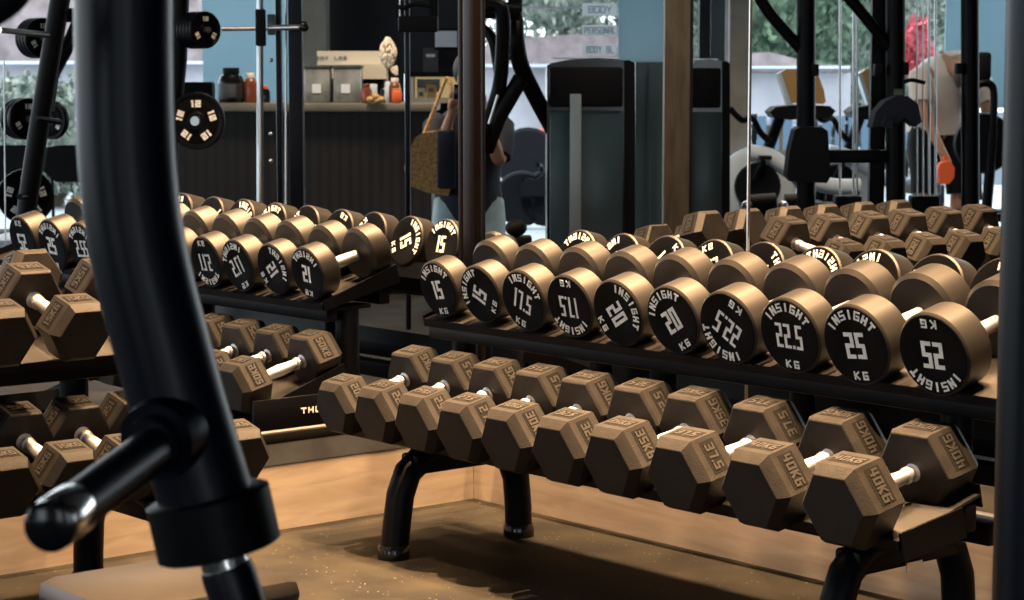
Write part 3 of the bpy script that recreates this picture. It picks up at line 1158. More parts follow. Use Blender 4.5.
# smith machine
g = BG('smith_machine', 'black smith machine with silver guide rod and bar before the window', 'gym machine', 270, 9)
g.tube('guide_rod', 'alu', [(260, -200), (260, 300)], .014, 14)['label'] = 'silver guide rod'
g.tube('safety_rod', 'alu', [(286, -200, .05), (286, 300, .05)], .005, 8)
g.box('rear_post', 'navy', 272, 284, -250, 330, .06, .08, bevel=.006)
g.box('front_post', 'navy', 285, 305, -250, 330, .08, .06, bevel=.006)
g.tube('bar', 'alu', [(222, 29, 0), (303, 28, 0)], .009, 14)['label'] = 'steel bar'
g.box('bar_slider', 'blackmat', 255, 265, 9, 46, .05, -.03, bevel=.006)
g.box('slider_clamp', 'teal', 267, 275, 14, 35, .05, -.03, bevel=.006)
g.tube('bar_sleeve', 'alu', [(270, 28, -.03), (302, 27, -.10)], .012, 14)
g.ball('bar_end', 'blackgloss', 304, 26.5, .022, -.1)
for yy in (60, 134, 161, 210):
    g.ball('catch_stud', 'alu', 271, yy, .009, .05)
g.tube('left_post', 'rack', [(187, -200, 0), (178, 60, 0), (170, 140, 0), (166, 330, 0)], .038, 14)
g.box('storage_arm', 'blackmat', 176, 213, 82, 108, .08, .12, bevel=.01)

# cable machine beside the corner post
g = BG('cable_column', 'thin black cable column with a carriage left of the corner post', 'gym machine', 408, 9.2)
g.box('column', 'navy', 403, 411, -250, 330, .05, 0, bevel=.005)
g.box('carriage', 'blackmat', 398, 438, 16, 32, .08, -.05, bevel=.01)
g.tube('pull_handle', 'blackmat', smooth([(392, 3, -.05), (402, 8, -.06), (415, 4, -.06), (430, 6, -.05)], 4), .010, 10)
g.box('side_guard', 'blackmat', 428, 438, -250, 20, .05, .02)
g.tube('cable', 'alu', [(400, -200, 0), (400, 16, 0)], .003, 6)

# bar stools by the far left window
for (px, D, lab) in ((14, 12.0, 'dark bar stool with low round back at the far left'), (72, 13.0, 'dark bar stool with low back right of the first, behind the plates')):
    g = BG('bar_stool', lab, 'stool', px, D, 'bar stools by the far left window')
    x = px
    mb = MB()
    mb.box((0, 0, 0), (.34, .34, .06), bevel=.025)
    o = mb.build('seat', 'blackmat', g.t)
    o.location = g.p(x, 236)
    bp = [(x - 32, 146, .12), (x - 30, 168, .1), (x - 22, 180, .05), (x + 22, 180, .05), (x + 30, 168, .1), (x + 32, 146, .12)]
    g.poly('backrest', 'blackmat', [(x - 32, 148), (x - 28, 172), (x - 16, 182), (x + 16, 182), (x + 28, 172), (x + 32, 148), (x + 10, 145), (x - 10, 145)], .05, .12)
    for s_ in (-1, 1):
        g.tube('back_post', 'rack', [(x + s_ * 20, 178, .14), (x + s_ * 18, 236, .1)], .010, 10)
        for s2 in (-.12, .12):
            g.tube('leg', 'rack', [(x + s_ * 18, 240, s2), (x + s_ * 30, 288, s2 * 1.8)], .011, 10)
    g.tube('foot_rail', 'rack', [(x - 28, 268, -.18), (x + 28, 268, -.18)], .008, 8)
g = BG('white_table', 'bright pale table edge at the far left behind the rack', 'table', 6, 10.4)
g.box('table_top', 'pale', -20, 14, 240, 247, .5, bevel=.01)
g.tube('table_leg', 'alu', [(0, 247, .25), (0, 295, .25)], .02, 12)

# ------------------------------------------------------------------ background beyond the right glass
# lever machine next to the corner post
g = BG('lever_machine', 'black lever machine with forked arms right of the corner post', 'gym machine', 515, 9.0)
g.tube('swing_arm', 'rack', smooth([(478, 8, -.1), (495, 5, -.1), (503, 16, -.1), (502, 60, -.05), (498, 92, 0), (484, 132, 0), (470, 165, 0)], 5), .030, 14)
g.tube('long_arm', 'rack', smooth([(484, 10, .1), (512, 14, .1), (516, 40, .05), (521, 66, .1), (534, 94, .25), (552, 128, .45), (570, 165, .55)], 5), .036, 14)
g.tube('cross_tube', 'rack', [(484, 9, 0), (520, 12, 0)], .036, 14)
g.tube('fork_arm', 'rack', [(521, 78, 0), (498, 118, 0), (486, 150, .05)], .034, 14)
g.tube('inner_arm', 'rack', smooth([(478, 25, .2), (492, 38, .15), (497, 62, .15), (500, 80, .1)], 5), .022, 12)
g.tube('chrome_arm', 'alu', [(498, 95, -.06), (489, 124, -.06)], .006, 8)
g.box('mast', 'rack', 508, 522, -200, 60, .08, .1)
g.box('base_upright', 'rack', 566, 574, 140, 345, .1, .6)


def stack_tower(name, label, x0, x1, y0, y1, D, strip=None, dep=.45, side=11):
    g = BG(name, label, 'weight machine', (x0 + x1) / 2, D, 'weight stack towers')
    y = y0
    m_ = x1 - side
    g.poly('shroud', 'blackgloss', [(x0, y1), (x0, y + 9), (x0 + 4, y + 6), (x0 + (m_ - x0) * .3, y + 2.5), (x0 + (m_ - x0) * .65, y + 1), (m_, y + 3), (m_, y1)], dep)
    g.poly('side_shell', 'blackmat', [(m_ + .3, y1), (m_ + .3, y + 3.5), (m_ + 5, y + 3), (x1, y + 6), (x1, y1)], dep * .9, .01)
    g.box('upper_cover', 'blackmat', x0 + 2, m_ - 1, y + 10, y + 50, .03, -.032, bevel=.012)
    g.box('stack_window', 'teal', x0 + 3, m_ - 2, y + 54, y1 - 15, .02, -.02, bevel=.005)
    if strip:
        g.box('guide_strip', 'silver', strip[0], strip[1], y + 37, y0 + 190, .02, -.055, bevel=.004)['label'] = 'silver vertical strip'
    g.box('top_rim', 'alu', x0 + 5, m_ - 4, y + .5, y + 1.8, dep * .5, dep * .2)
    g.box('foot', 'blackmat', x0 - 3, x1 + 2, y1 - 2, y1 + 6, dep * 1.1, -.03)
    return g


stack_tower('weight_tower', 'tall gloss black weight stack tower with silver strip before the window', 547, 635, 57, 345, 9.3, (570, 581))
stack_tower('weight_tower', 'second black weight stack tower right of the timber post', 688, 730, 58, 325, 10.2, None, .4, 8)

wall_piece('pillar_timber', 'woodpost', 663, 688, -300, 250, 9.8, .12)
wall_piece('trim_9', 'darkwall', 688, 691, -300, 250, 9.85, .1)
wall_piece('window_2', 'blueglass', 617, 664, -300, 62, 13.0, .03)
wall_piece('wall_teal', 'teal', 634, 664, 62, 262, 12.8, .05)
wall_piece('trim_10', 'darkwall', 647, 648, 66, 262, 12.75, .03)
wall_piece('trim_11', 'darkwall', 697, 708, -300, 200, 13.4, .1)
wall_piece('window_3', 'teal', 708, 729, -300, 200, 13.6, .03)
wall_piece('pillar_concrete', 'concrete', 727, 748, -300, 265, 13.2, .3)
wall_piece('trim_12', 'alu', 726, 727.4, -300, 262, 12.9, .02)
wall_piece('window_4', 'blueglass', 940, 1030, -300, 108, 14.6, .04)
wall_piece('wall_right_low', 'pale', 930, 1040, 112, 185, 15.5, .05)
wall_piece('trim_13', 'alu', 808, 810, -300, 250, 13.9, .03)
wall_piece('trim_14', 'alu', 500, 620, 6.5, 8.5, 13.8, .03)

# signs hanging on the window
for i, (y0, y1, txt) in enumerate(((3, 16, 'BODY'), (25, 36, 'PERSONAL'), (44, 55, 'BODY BL'))):
    g = BG('window_sign', ['topmost of the three white signs hanging in the window', 'middle white window sign lettered PERSONAL', 'lowest white window sign lettered BODY BL'][i], 'sign', 600, 13.0, 'white signs in the window', z=K(600, y1, 13.0).z)
    g.box('sign_board', 'signpaper', 582, 617, y0, y1, .004)
    g.write('sign_lettering', 'ink', txt, 600, (y0 + y1) / 2, .040, .020 if len(txt) > 4 else .032, .0045, .004, -.004)
    g.tube('string', 'alu', [(605, y0 - 9, .0), (605, y0, 0)], .002, 6)

# street scene outside: pale paving, hedge, hut, trees, car
mb = MB()
mb.box((0, 40, .004), (90, 52.0, .008))
o = struct(mb.build('ground', 'pavefloor'))
o.matrix_world = Matrix.Translation((CAM.x, CAM.y, 0)) @ lc
mb = MB()
mb.box((-.3, 2.3, .004), (1.9, 1.0, .008))
struct(mb.build('floor_pale', 'paleboard'))


def crown(name, m, parent, loc, rad, n, seed, leaf=.16):
    rr = random.Random(seed)
    mb = MB()
    for k in range(n):
        u = rr.uniform(-1, 1)
        th = rr.uniform(0, 2 * PI)
        q = (1 - u * u) ** .5
        s_ = rr.uniform(.55, 1.0)
        p = Vector((q * math.cos(th) * rad[0] * s_, q * math.sin(th) * rad[1] * s_, u * rad[2] * s_))
        e = Euler((rr.uniform(0, 6), rr.uniform(0, 6), rr.uniform(0, 6))).to_matrix()
        l = leaf * rr.uniform(.6, 1.3)
        vs = [mb.b.verts.new(p + e @ Vector(v)) for v in ((-l, 0, 0), (0, -l * .5, 0), (l, 0, 0), (0, l * .5, l * .2))]
        mb.b.faces.new(vs)
    mb.ball((0, 0, 0), (rad[0] * .62, rad[1] * .62, rad[2] * .62), 14, 10)
    o = mb.build(name, m, parent)
    o.location = loc
    return o


def tree(px, D, cz, rad, label, m='leaf', seed=1, n=900, leaf=.16, grp='trees outside'):
    g = BG('street_tree', label, 'tree', px, D, grp)
    crown('crown', m, g.t, (0, 0, cz), rad, n * 4, seed, leaf * .5)
    mb = MB()
    mb.tube([(0, 0, 0), (.08, 0, cz * .5), (0, .05, cz)], [.16, .12, .08], 10)
    mb.build('trunk', 'bark', g.t)


tree(770, 24, 2.6, (1.3, 1.0, 1.9), 'green tree outside above the hut roof, left of the post', 'leaf', 1, 1500, .12)
tree(838, 26, 2.0, (1.5, 1.0, 1.8), 'green tree outside behind the tan seats, right of the post', 'leaf2', 2, 1500, .12)
tree(892, 27, 1.6, (1.2, 1.0, 2.0), 'dense green tree outside behind the thick black posts', 'leaf', 3, 1300, .12)
tree(560, 30, 3.0, (1.6, 1.0, 1.9), 'green tree outside above the tall black tower', 'leaf2', 4, 1300, .13)
tree(720, 25, 2.2, (.9, .8, 2.0), 'narrow green tree outside between the dark frames', 'leaf2', 5, 700, .12)
tree(48, 20, .65, (1.0, .7, .62), 'pale green bush outside behind the left plate machine', 'leaf2', 6, 1100, .10)
tree(645, 32, 3.4, (1.2, 1.0, 2.0), 'far green tree outside mostly hidden by the blue window film', 'leaf', 8, 500, .13)

g = BG('garden_hut', 'low grey hut with a tiled roof outside, left of the black post', 'hut', 790, 21)
g.box('hut_wall', 'house', 735, 850, 73, 125, 1.5)
g.poly('hut_roof', 'rooftile', [(728, 68), (738, 54), (770, 52), (812, 63), (850, 66), (850, 72), (728, 72)], 1.8, -.15)
g.box('eave', 'pale', 728, 850, 66, 68.5, .05, -.22)
g = BG('tiled_house', 'low house with a pinkish tiled roof outside behind the tall black tower', 'house', 560, 26)
g.box('house_wall', 'house', 470, 640, 66, 150, 2)
g.poly('house_roof', 'rooftile', [(470, 64), (490, 40), (640, 30), (660, 66)], 2.2, -.2)
g.box('gutter', 'pale', 470, 655, 64, 67, .08, -.3)
g = BG('tiled_house', 'house with pinkish tiled roof outside at the far left', 'house', 60, 24)
g.box('house_wall', 'house', -60, 215, 62, 130, 2)
g.poly('house_roof', 'rooftile', [(-60, 62), (-60, -20), (190, -20), (215, 62)], 2.2, -.2)
g.box('gutter', 'pale', -60, 215, 61, 64, .08, -.3)
g = BG('office_block', 'distant blue glass office block between the posts on the right', 'building', 868, 50)
g.box('facade', 'bluebldg', 842, 905, -200, 70, 4)
for k in range(5):
    g.box('window_band', 'pale', 838, 903, -20 + k * 18, -15 + k * 18, .1, -.1)
g = BG('office_block', 'pale distant building behind the left trees', 'building', 780, 62)
g.box('facade', 'house', 730, 835, -200, 75, 6)
g.box('window_band', 'bluebldg', 733, 833, -10, 2, .1, -.1)
g = BG('street_fence', 'blue grey slatted fence outside behind the exercise bikes', 'fence', 840, 18)
for k in range(14):
    xx = 758 + k * 13
    g.box('fence_slat', 'bluebldg', xx, xx + 8, 116, 150, .04)
g.box('fence_rail', 'pale', 750, 945, 121, 124, .05, .05)
for xx in (752, 846, 940):
    g.box('fence_post', 'blackmat', xx, xx + 4, 114, 222, .06, .05)

# parked red car
g = BG('parked_car', 'red car parked outside between the lever machine and the black tower', 'car', 545, 22)
g.poly('car_body', 'red', [(505, 158), (506, 146), (520, 139), (532, 133), (560, 130), (590, 133), (606, 142), (640, 146), (644, 160)], 1.5)
g.poly('car_window', 'glasspane', [(528, 141), (536, 134.5), (560, 132.5), (560, 141)], .02, -.02)
for xx in (528, 618):
    mb = MB()
    mb.lathe([(.10, 0), (.3, 0), (.33, .03), (.33, .17), (.3, .2)], 'Y', seg=24)
    o = mb.build('wheel', 'blackmat', g.t)
    o.location = g.p(xx, 160, -.05)
g.box('bumper', 'pale', 503, 512, 150, 156, 1.3, .1, bevel=.05)

# scooter
g = BG('motor_scooter', 'dark scooter standing outside in the bright gap beside the tower', 'scooter', 530, 17)
g.poly('scooter_body', 'blackmat', [(520, 196), (521, 184), (528, 178), (536, 180), (542, 175), (547, 178), (545, 196)], .3)
g.poly('scooter_seat', 'blackgloss', [(521, 184), (523, 180), (538, 179), (538, 183)], .24, .03)
for xx in (522, 546):
    mb = MB()
    mb.lathe([(.12, 0), (.2, 0), (.22, .02), (.22, .08), (.2, .1)], 'Y', seg=20)
    o = mb.build('wheel', 'blackmat', g.t)
    o.location = g.p(xx, 199, .08)
g.tube('handlebar', 'rack', [(543, 178, .15), (541, 166, .15), (538, 165, .0)], .02, 8)

# roller pad of a machine in front of the bright gap
g = BG('roller_pad', 'round black roller pad on a short beam, just right of the corner post', 'machine pad', 515, 8.6, z=.0)
g.ball('pad', 'blackmat', 516, 228, (.044, .044, .034))
g.box('pad_beam', 'blackmat', 501, 532, 237, 248, .12, -.04, bevel=.01)
g.box('beam_upright', 'rack', 512, 522, 248, 380, .05, 0)

# big cable / pulldown machine on the right
g = BG('functional_trainer', 'tall black multi station frame with cables in front of the bikes', 'gym machine', 850, 9.6)
g.tube('left_post', 'rack', [(806, -200), (806, 330)], .042, 16)
g.tube('curved_arm', 'rack', smooth([(752, -60, -.05), (757, -12, -.05), (766, 8, -.04), (782, 28, -.02), (802, 50, 0)], 5), .026, 14)
g.box('thin_post', 'rack', 876, 882, -200, 320, .05, .1)
g.tube('thick_post', 'rack', [(895, -200), (896, 330)], .044, 16)
g.tube('diagonal_arm', 'rack', smooth([(838, -14, -.05), (856, 6, -.04), (874, 28, -.02), (892, 50, 0)], 5), .026, 14)
g.tube('right_post', 'rack', [(969, -200, -.1), (971, 330, -.1)], .040, 16)
g.poly('thigh_pad', 'blackmat', [(792, 182), (787, 176), (790, 150), (795, 130), (800, 127), (822, 127), (828, 131), (831, 176), (827, 183)], .14, -.12)
g.box('cross_bar', 'rack', 829, 892, 150, 163, .08, -.02, bevel=.006)
g.box('low_bar', 'rack', 760, 990, 300, 312, .08, .02)
for xx in (840, 853.5, 857):
    g.tube('guide_rod', 'alu', [(xx, -200, .06), (xx, 235, .06)], .0055, 8)
for xx in (917, 923, 929, 935.5):
    g.tube('guide_rod', 'alu', [(xx, -200, .06), (xx, 235, .06)], .006 if xx > 925 else .004, 8)
g.tube('pulley_bar', 'blackmat', smooth([(904, 82, -.05), (912, 80, -.05), (925, 83, -.05)], 4), .009, 8)
g.box('collar', 'blackmat', 812, 819, 64, 76, .06, -.05, bevel=.004)
g.box('collar', 'blackmat', 875, 883, 64, 76, .06, -.05, bevel=.004)
g.box('collar', 'blackmat', 904, 909, 62, 75, .06, -.05, bevel=.004)
g.box('collar', 'blackmat', 957, 964, 63, 74, .06, -.15, bevel=.004)
g.box('stack_foot', 'blackmat', 836, 862, 196, 222, .1, .03, bevel=.01)
g.box('stack_foot', 'blackmat', 912, 940, 196, 222, .1, .03, bevel=.01)
g.box('instruction_label', 'white_box', 894, 904, 96, 108, .004, -.05)['label'] = 'cream instruction sticker'
g.box('instruction_label', 'leaf', 894, 903, 89, 95, .004, -.05)['label'] = 'small green sticker'
g = BG('draped_towel', 'dark blue cloth draped over the thick post at bike height', 'towel', 898, 9.45, z=.6)
g.poly('cloth_fold', 'navycloth', [(872, 128), (876, 112), (886, 101), (897, 96), (908, 96), (918, 104), (922, 122), (915, 127), (905, 118), (898, 124), (888, 118), (880, 126)], .14, -.08)
g.poly('cloth_hem', 'navycloth', [(882, 126), (886, 116), (893, 120), (893, 129)], .05, -.13)

# low beam with roller ends (dark) behind the hexes
g = BG('low_bench', 'low dark padded bench with steel ends behind the mirrored hex dumbbells', 'bench', 790, 10.6)
g.tube('roller', 'blackmat', [(748, 205, 0), (776, 203, 0)], .05, 16)
g.tube('roller', 'blackmat', [(785, 204, .05), (812, 203, .05)], .05, 16)
g.ball('steel_end', 'alu', 747, 206, .028, -.04)
g.ball('steel_end', 'alu', 783, 206, .026, -.03)
g.box('bench_frame', 'rack', 742, 1010, 214, 222, .1, .05)
g.box('bench_leg', 'rack', 770, 776, 222, 300, .08, .05)
g.box('bench_leg', 'rack', 960, 966, 222, 300, .08, .05)


# recumbent bikes with tan seats
def bike(px, D, label, flip_=1):
    g = BG('exercise_bike', label, 'exercise bike', px, D, 'exercise bikes by the window')
    f_ = flip_

    def X(v):
        return px + v * f_
    g.poly('seat_back', 'tan', [(X(-18), 72), (X(-14), 69), (X(14), 69), (X(18), 74), (X(24), 90), (X(26), 102), (X(23), 104), (X(-8), 103)], .10)['label'] = 'tan seat back'
    g.poly('seat_shell', 'pale', [(X(-22), 74), (X(-17), 71), (X(-7), 104), (X(-12), 105)], .12, .02)
    g.poly('seat_cushion', 'blackmat', [(X(-30), 112), (X(-24), 107), (X(0), 105), (X(30), 106), (X(36), 111), (X(30), 118), (X(-10), 120), (X(-26), 118)], .3, -.05)
    g.tube('frame_tube', 'rack', [(X(-20), 118, .1), (X(-36), 160, .1), (X(-50), 176, .1)], .035, 12)
    g.tube('frame_tube', 'rack', [(X(10), 118, .1), (X(24), 165, .1), (X(20), 200, .1)], .035, 12)
    g.tube('main_beam', 'pale', smooth([(X(-52), 152, 0), (X(-30), 158, 0), (X(0), 176, 0), (X(30), 186, 0), (X(60), 187, 0)], 5), .05, 12)
    mb = MB()
    mb.lathe([(.05, 0), (.20, 0), (.235, .02), (.24, .06), (.235, .1), (.2, .12)], 'Y', seg=32)
    o = mb.build('drive_housing', 'pale', g.t)
    o.location = g.p(X(-42), 186, -.02)
    mb = MB()
    mb.lathe([(.02, 0), (.13, 0), (.14, .02)], 'Y', seg=24)
    o = mb.build('housing_centre', 'blackmat', g.t)
    o.location = g.p(X(-42), 186, -.05)
    g.tube('handlebar', 'rack', smooth([(X(-70), 108, -.1), (X(-58), 120, -.1), (X(-48), 118, -.05), (X(-40), 132, 0), (X(-30), 142, 0)], 5), .02, 10)
    g.tube('crank', 'rack', [(X(-46), 180, -.08), (X(-36), 160, -.08)], .018, 8)
    g.box('pedal', 'blackmat', X(-40), X(-28), 156, 160, .1, -.15)
    g.box('floor_bar', 'blackmat', X(-60), X(62), 204, 211, .25, 0)
    return g


bike(800, 13.0, 'exercise bike with tan seat directly behind the left black post')
bike(880, 14.0, 'exercise bike with tan seat between the thin and thick posts')
g = BG('upright_bike', 'black upright bike with curved handlebar at the far right', 'exercise bike', 985, 11.9)
g.tube('handlebar', 'rack', smooth([(972, 92, 0), (980, 84, 0), (990, 84, 0), (994, 94, 0), (993, 130, 0)], 5), .022, 12)
g.tube('mast', 'rack', [(993, 130, 0), (990, 170, 0), (986, 215, 0)], .03, 12)
mb = MB()
mb.lathe([(.13, 0), (.16, 0), (.17, .03), (.16, .06), (.13, .06)], 'Y', seg=28)
o = mb.build('flywheel', 'rack', g.t)
o.location = g.p(985, 143)
g.box('console', 'blackmat', 972, 992, 52, 80, .06, .02, bevel=.02)
g.tube('seat_post', 'rack', [(975, 110, .1), (978, 200, .1)], .025, 10)
g.box('base_bar', 'rack', 960, 1012, 211, 218, .2)

# red blossoms outside
g = BG('blossom_shrub', 'shrub with pink red blossoms outside behind the silver cables', 'shrub', 912, 16)
crown('blossoms', 'pink', g.t, (0, 0, 1.40), (.12, .12, .25), 260, 11, .05)
crown('leaves', 'leaf2', g.t, (.06, .15, 1.1), (.16, .14, .45), 260, 12, .06)
mb = MB()
mb.tube([(0, 0, 0), (.02, 0, 1.2)], .02, 8)
mb.build('stem', 'bark', g.t)


# ------------------------------------------------------------------ people
def skin_body(name, chains, m, parent, sub=2):
    """one continuous surface grown over connected bones: chains = lists of (point, radius); shared points join up"""
    verts, radii, edges, idx = [], [], [], {}
    for ch in chains:
        prev = None
        for (p, r) in ch:
            k = tuple(round(c, 4) for c in p)
            if k not in idx:
                idx[k] = len(verts)
                verts.append(p)
                radii.append(r)
            i = idx[k]
            if prev is not None and prev != i:
                edges.append((prev, i))
            prev = i
    me = bpy.data.meshes.new(name)
    me.from_pydata([tuple(v) for v in verts], edges, [])
    o = bpy.data.objects.new(name, me)
    COL.objects.link(o)
    md = o.modifiers.new('skin', 'SKIN')
    me.skin_vertices if me.skin_vertices else None
    if not me.skin_vertices:
        me.attributes
    bm = bmesh.new()
    bm.from_mesh(me)
    lay = bm.verts.layers.skin.verify()
    bm.verts.ensure_lookup_table()
    for i, v in enumerate(bm.verts):
        r = radii[i]
        v[lay].radius = r if isinstance(r, tuple) else (r, r)
        v[lay].use_root = (i == 0)
    bm.to_mesh(me)
    bm.free()
    md.use_smooth_shade = True
    s_ = o.modifiers.new('sub', 'SUBSURF')
    s_.levels = sub
    s_.render_levels = sub
    me.materials.append(M[m])
    if parent is not None:
        o.parent = parent
    return o


def V(x, y, z):
    return (x, y, z)


# person taking the picture: stands facing us, half behind the corner post (local x right, y away, z up)
P1 = K(469, 300, 11.3)
t = thing('person', 'kneeling person in navy top holding up a phone, half hidden behind the corner post', 'person', (P1.x, P1.y, 0), AZ)
Z = -.40
pel, chest, neck = V(0, 0, .95 + Z), V(0, 0, 1.30 + Z), V(0, -.01, 1.47 + Z)
body = [[(pel, (.15, .11)), (V(0, 0, 1.12 + Z), (.13, .10)), (chest, (.15, .10)), (V(0, 0, 1.41 + Z), (.09, .07)), (neck, .050), (V(0, -.02, 1.53 + Z), .055), (V(0, -.03, 1.60 + Z), (.070, .085)), (V(0, -.03, 1.68 + Z), (.055, .065))]]
for s_ in (-1, 1):
    sh = V(s_ * .165, 0, 1.38 + Z)
    el = V(s_ * .16, -.16, 1.17 + Z)
    wr = V(s_ * .09, -.27, 1.40 + Z)
    body.append([(chest, (.15, .10)), (sh, .052), (V(s_ * .175, -.08, 1.27 + Z), .044), (el, .040), (V(s_ * .13, -.21, 1.28 + Z), .036), (wr, .025), (V(s_ * .075, -.30, 1.44 + Z), (.034, .018)), (V(s_ * .068, -.31, 1.48 + Z), (.036, .014))])
    for k in range(4):
        body.append([(V(s_ * .068, -.31, 1.48 + Z), (.036, .014)), (V(s_ * (.038 + .017 * k), -.315, 1.508 + Z + .003 * (k % 2)), .008), (V(s_ * (.030 + .016 * k), -.322, 1.538 + Z + .004 * (k % 2)), .007)])
    body.append([(V(s_ * .075, -.30, 1.44 + Z), (.034, .018)), (V(s_ * .045, -.315, 1.455 + Z), .010), (V(s_ * .030, -.322, 1.478 + Z), .008)])
    body.append([(pel, (.15, .11)), (V(s_ * .09, -.04, .44), .088), (V(s_ * .11, -.16, .10), .060), (V(s_ * .11, -.02, .065), .054), (V(s_ * .11, .22, .055), .040), (V(s_ * .11, .30, .05), .036), (V(s_ * .11, .36, .03), (.035, .025))])
skin_body('body', body, 'skin', t)
mb = MB()
N = 22


def ell(cx, cy, z, a, b_):
    return [(cx + a * math.cos(2 * PI * k / N), cy + b_ * math.sin(2 * PI * k / N), z) for k in range(N)]


mb.loft([ell(0, 0, .84 + Z, .175, .14), ell(0, 0, .90 + Z, .185, .15), ell(0, 0, 1.08 + Z, .165, .135), ell(0, 0, 1.26 + Z, .19, .14), ell(0, 0, 1.36 + Z, .20, .125), ell(0, 0, 1.43 + Z, .12, .09), ell(0, 0, 1.455 + Z, .068, .068)])
for s_ in (-1, 1):
    mb.tube([(s_ * .14, 0, 1.37 + Z), (s_ * .175, -.03, 1.34 + Z), (s_ * .18, -.09, 1.26 + Z), (s_ * .168, -.14, 1.20 + Z)], [.068, .070, .060, .054], 16)
mb.build('navy_top', 'navycloth', t)
mb = MB()
for s_ in (-1, 1):
    mb.tube([(s_ * .07, 0, .55), (s_ * .09, -.04, .44), (s_ * .11, -.15, .13), (s_ * .11, -.12, .075), (s_ * .11, .05, .075), (s_ * .11, .27, .06)], [.115, .105, .075, .070, .066, .052], 16)
mb.build('pale_trousers', 'jeans', t)
mb = MB()
mb.ball((0, .01, 1.645 + Z), (.082, .10, .10), 20, 14)
mb.tube([(0, .06, 1.63 + Z), (0, .09, 1.5 + Z), (0, .09, 1.40 + Z)], [.06, .05, .02], 12)
mb.build('hair', 'hair', t)
for s_ in (-1, 1):
    mb = MB()
    mb.ball((s_ * .11, .36, .045), (.042, .10, .042), 14, 10)
    mb.build('shoe', 'pale', t)
for s_ in (-1, 1):
    mb = MB()
    mb.ball((s_ * .028, -.108, 1.605 + Z), (.012, .008, .008), 10, 8)
    mb.build('eye', 'blackgloss', t)
mb = MB()
mb.ball((0, -.112, 1.578 + Z), (.012, .016, .022), 10, 8)
mb.build('nose', 'skin', t)
g = BG('phone', 'dark phone held up in both hands behind the corner post', 'phone', 469, 10.96, z=1.09)
mb = MB()
mb.box((0, 0, .045), (.15, .009, .075), bevel=.004)
mb.build('phone_shell', 'blackgloss', g.t)
mb = MB()
mb.lathe([(.006, -.007), (.010, -.007), (.011, 0)], 'Y', (.05, 0, .062), 16)
mb.build('lens', 'glasspane', g.t)
g = BG('tote_bag', 'woven straw coloured tote bag hanging at the shoulder beside the post', 'bag', 430, 11.05, z=.55)
g.poly('bag_body', 'straw', [(406, 176), (404, 168), (408, 152), (415, 138), (422, 133), (436, 131), (447, 122), (452, 128), (452, 184), (448, 196), (428, 193), (410, 186)], .14)
g.tube('bag_handle', 'straw', smooth([(424, 134, .06), (434, 110, .10), (447, 78, .16), (452, 100, .1), (449, 126, .06)], 6), .010, 8)
g.box('bag_pocket', 'navycloth', 437, 456, 130, 189, .04, -.045, bevel=.015)['label'] = 'navy side panel'

# person leaning forward at the bikes
P2 = K(939, 300, 13.2)
t = thing('person', 'person in cream t-shirt bending forward by the silver cables, one orange shoe', 'person', (P2.x, P2.y, 0), AZ)
pel = V(-.02, .05, .93)
ch2 = V(.0, -.12, 1.20)
body = [[(pel, (.14, .12)), (V(-.01, -.02, 1.06), (.13, .11)), (ch2, (.15, .12)), (V(.02, -.24, 1.27), .09), (V(.04, -.33, 1.26), .055), (V(.05, -.40, 1.23), .07), (V(.06, -.45, 1.18), (.075, .085)), (V(.065, -.48, 1.11), .06)]]
for s_ in (-1, 1):
    body.append([(ch2, (.15, .12)), (V(s_ * .17, -.18, 1.22), .056), (V(s_ * .19 + .03, -.24, 1.02), .044), (V(s_ * .17 + .06, -.30, .86), .034), (V(s_ * .14 + .08, -.33, .76), .025), (V(s_ * .13 + .08, -.34, .70), (.033, .016))])
    for k in range(4):
        body.append([(V(s_ * .13 + .08, -.34, .70), (.033, .016)), (V(s_ * .13 + .06 + k * .015, -.35, .665), .008), (V(s_ * .13 + .06 + k * .015, -.36, .64 + .004 * (k % 2)), .007)])
    body.append([(V(s_ * .14 + .08, -.33, .76), .025), (V(s_ * .10 + .08, -.35, .71), .010), (V(s_ * .10 + .08, -.36, .685), .008)])
    kx = s_ * .10
    body.append([(pel, (.14, .12)), (V(kx, .03, .84), .09), (V(kx + .01, -.04, .5), .062), (V(kx, .02, .28), .055), (V(kx, .04, .09), .036), (V(kx + .01, -.02, .035), (.035, .04)), (V(kx + .02, -.13, .025), (.03, .025))])
skin_body('body', body, 'skin', t)
mb = MB()


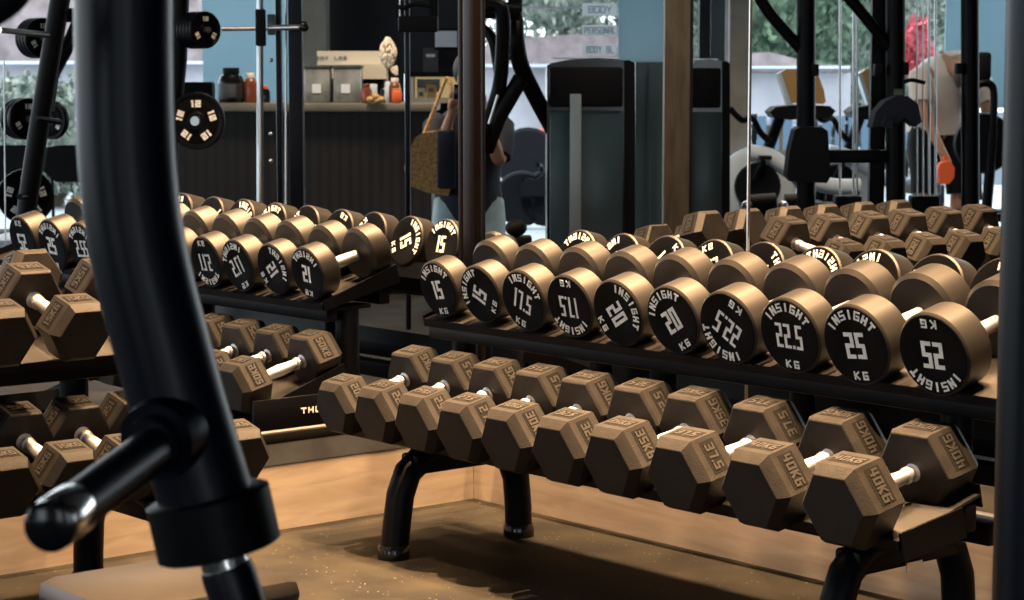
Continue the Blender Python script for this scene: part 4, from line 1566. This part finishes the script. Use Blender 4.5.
def ell2(c, a, b_, tilt):
    e = Matrix.Rotation(tilt, 3, 'X')
    return [tuple(Vector(c) + e @ Vector((a * math.cos(2 * PI * k / N), b_ * math.sin(2 * PI * k / N), 0))) for k in range(N)]


mb.loft([ell2((-.02, .06, .88), .19, .16, R(8)), ell2((-.015, .02, 1.0), .185, .155, R(18)), ell2((0, -.08, 1.15), .20, .155, R(35)), ell2((.01, -.16, 1.24), .20, .13, R(55)), ell2((.02, -.25, 1.28), .13, .09, R(75)), ell2((.03, -.29, 1.275), .07, .065, R(85))])
for s_ in (-1, 1):
    mb.tube([(s_ * .12, -.16, 1.23), (s_ * .18, -.19, 1.20), (s_ * .20 + .02, -.23, 1.06)], [.075, .075, .065], 14)
mb.build('cream_t_shirt', 'creamcloth', t)
mb = MB()
for s_ in (-1, 1):
    mb.tube([(s_ * .07, .04, .94), (s_ * .10, .02, .78), (s_ * .105, -.02, .60), (s_ * .11, -.03, .50)], [.125, .115, .09, .085], 14)
mb.build('dark_shorts', 'blackmat', t)
mb = MB()
mb.ball((.06, -.44, 1.21), (.085, .09, .10), 16, 12)
mb.build('hair', 'hair', t)
mb = MB()
mb.ball((.11, -.07, .05), (.05, .13, .05), 14, 10)
mb.build('shoe', 'orange', t)['label'] = 'orange shoe'
mb = MB()
mb.ball((-.09, -.07, .05), (.05, .13, .05), 14, 10)
mb.build('shoe', 'orange', t)['label'] = 'orange shoe'
g = BG('orange_bag', 'orange sports shoe bag hanging by the cables at bike height', 'bag', 945, 12.4, z=K(945, 185, 12.4).z)
g.poly('bag_pouch', 'orange', [(940, 184), (938, 170), (941, 163), (950, 161), (955, 168), (954, 178), (949, 184)], .08)
g.tube('bag_loop', 'orange', smooth([(943, 163, .04), (945, 156, .04), (949, 161, .04)], 4), .006, 8)

# warm ceiling spots over the back of the room
for px, D, e_ in ((250, 11.0, 11), (350, 11.2, 13), (440, 11.6, 8), (600, 8.4, 1.5), (690, 8.8, 8), (740, 11.6, 13), (930, 11.2, 20), (200, 8.2, 5)):
    q = K(px, 300, D)
    lamp('ceiling_spot', (q.x, q.y, 2.8), e_, 0.2, (1.0, .80, .58), spread=110)
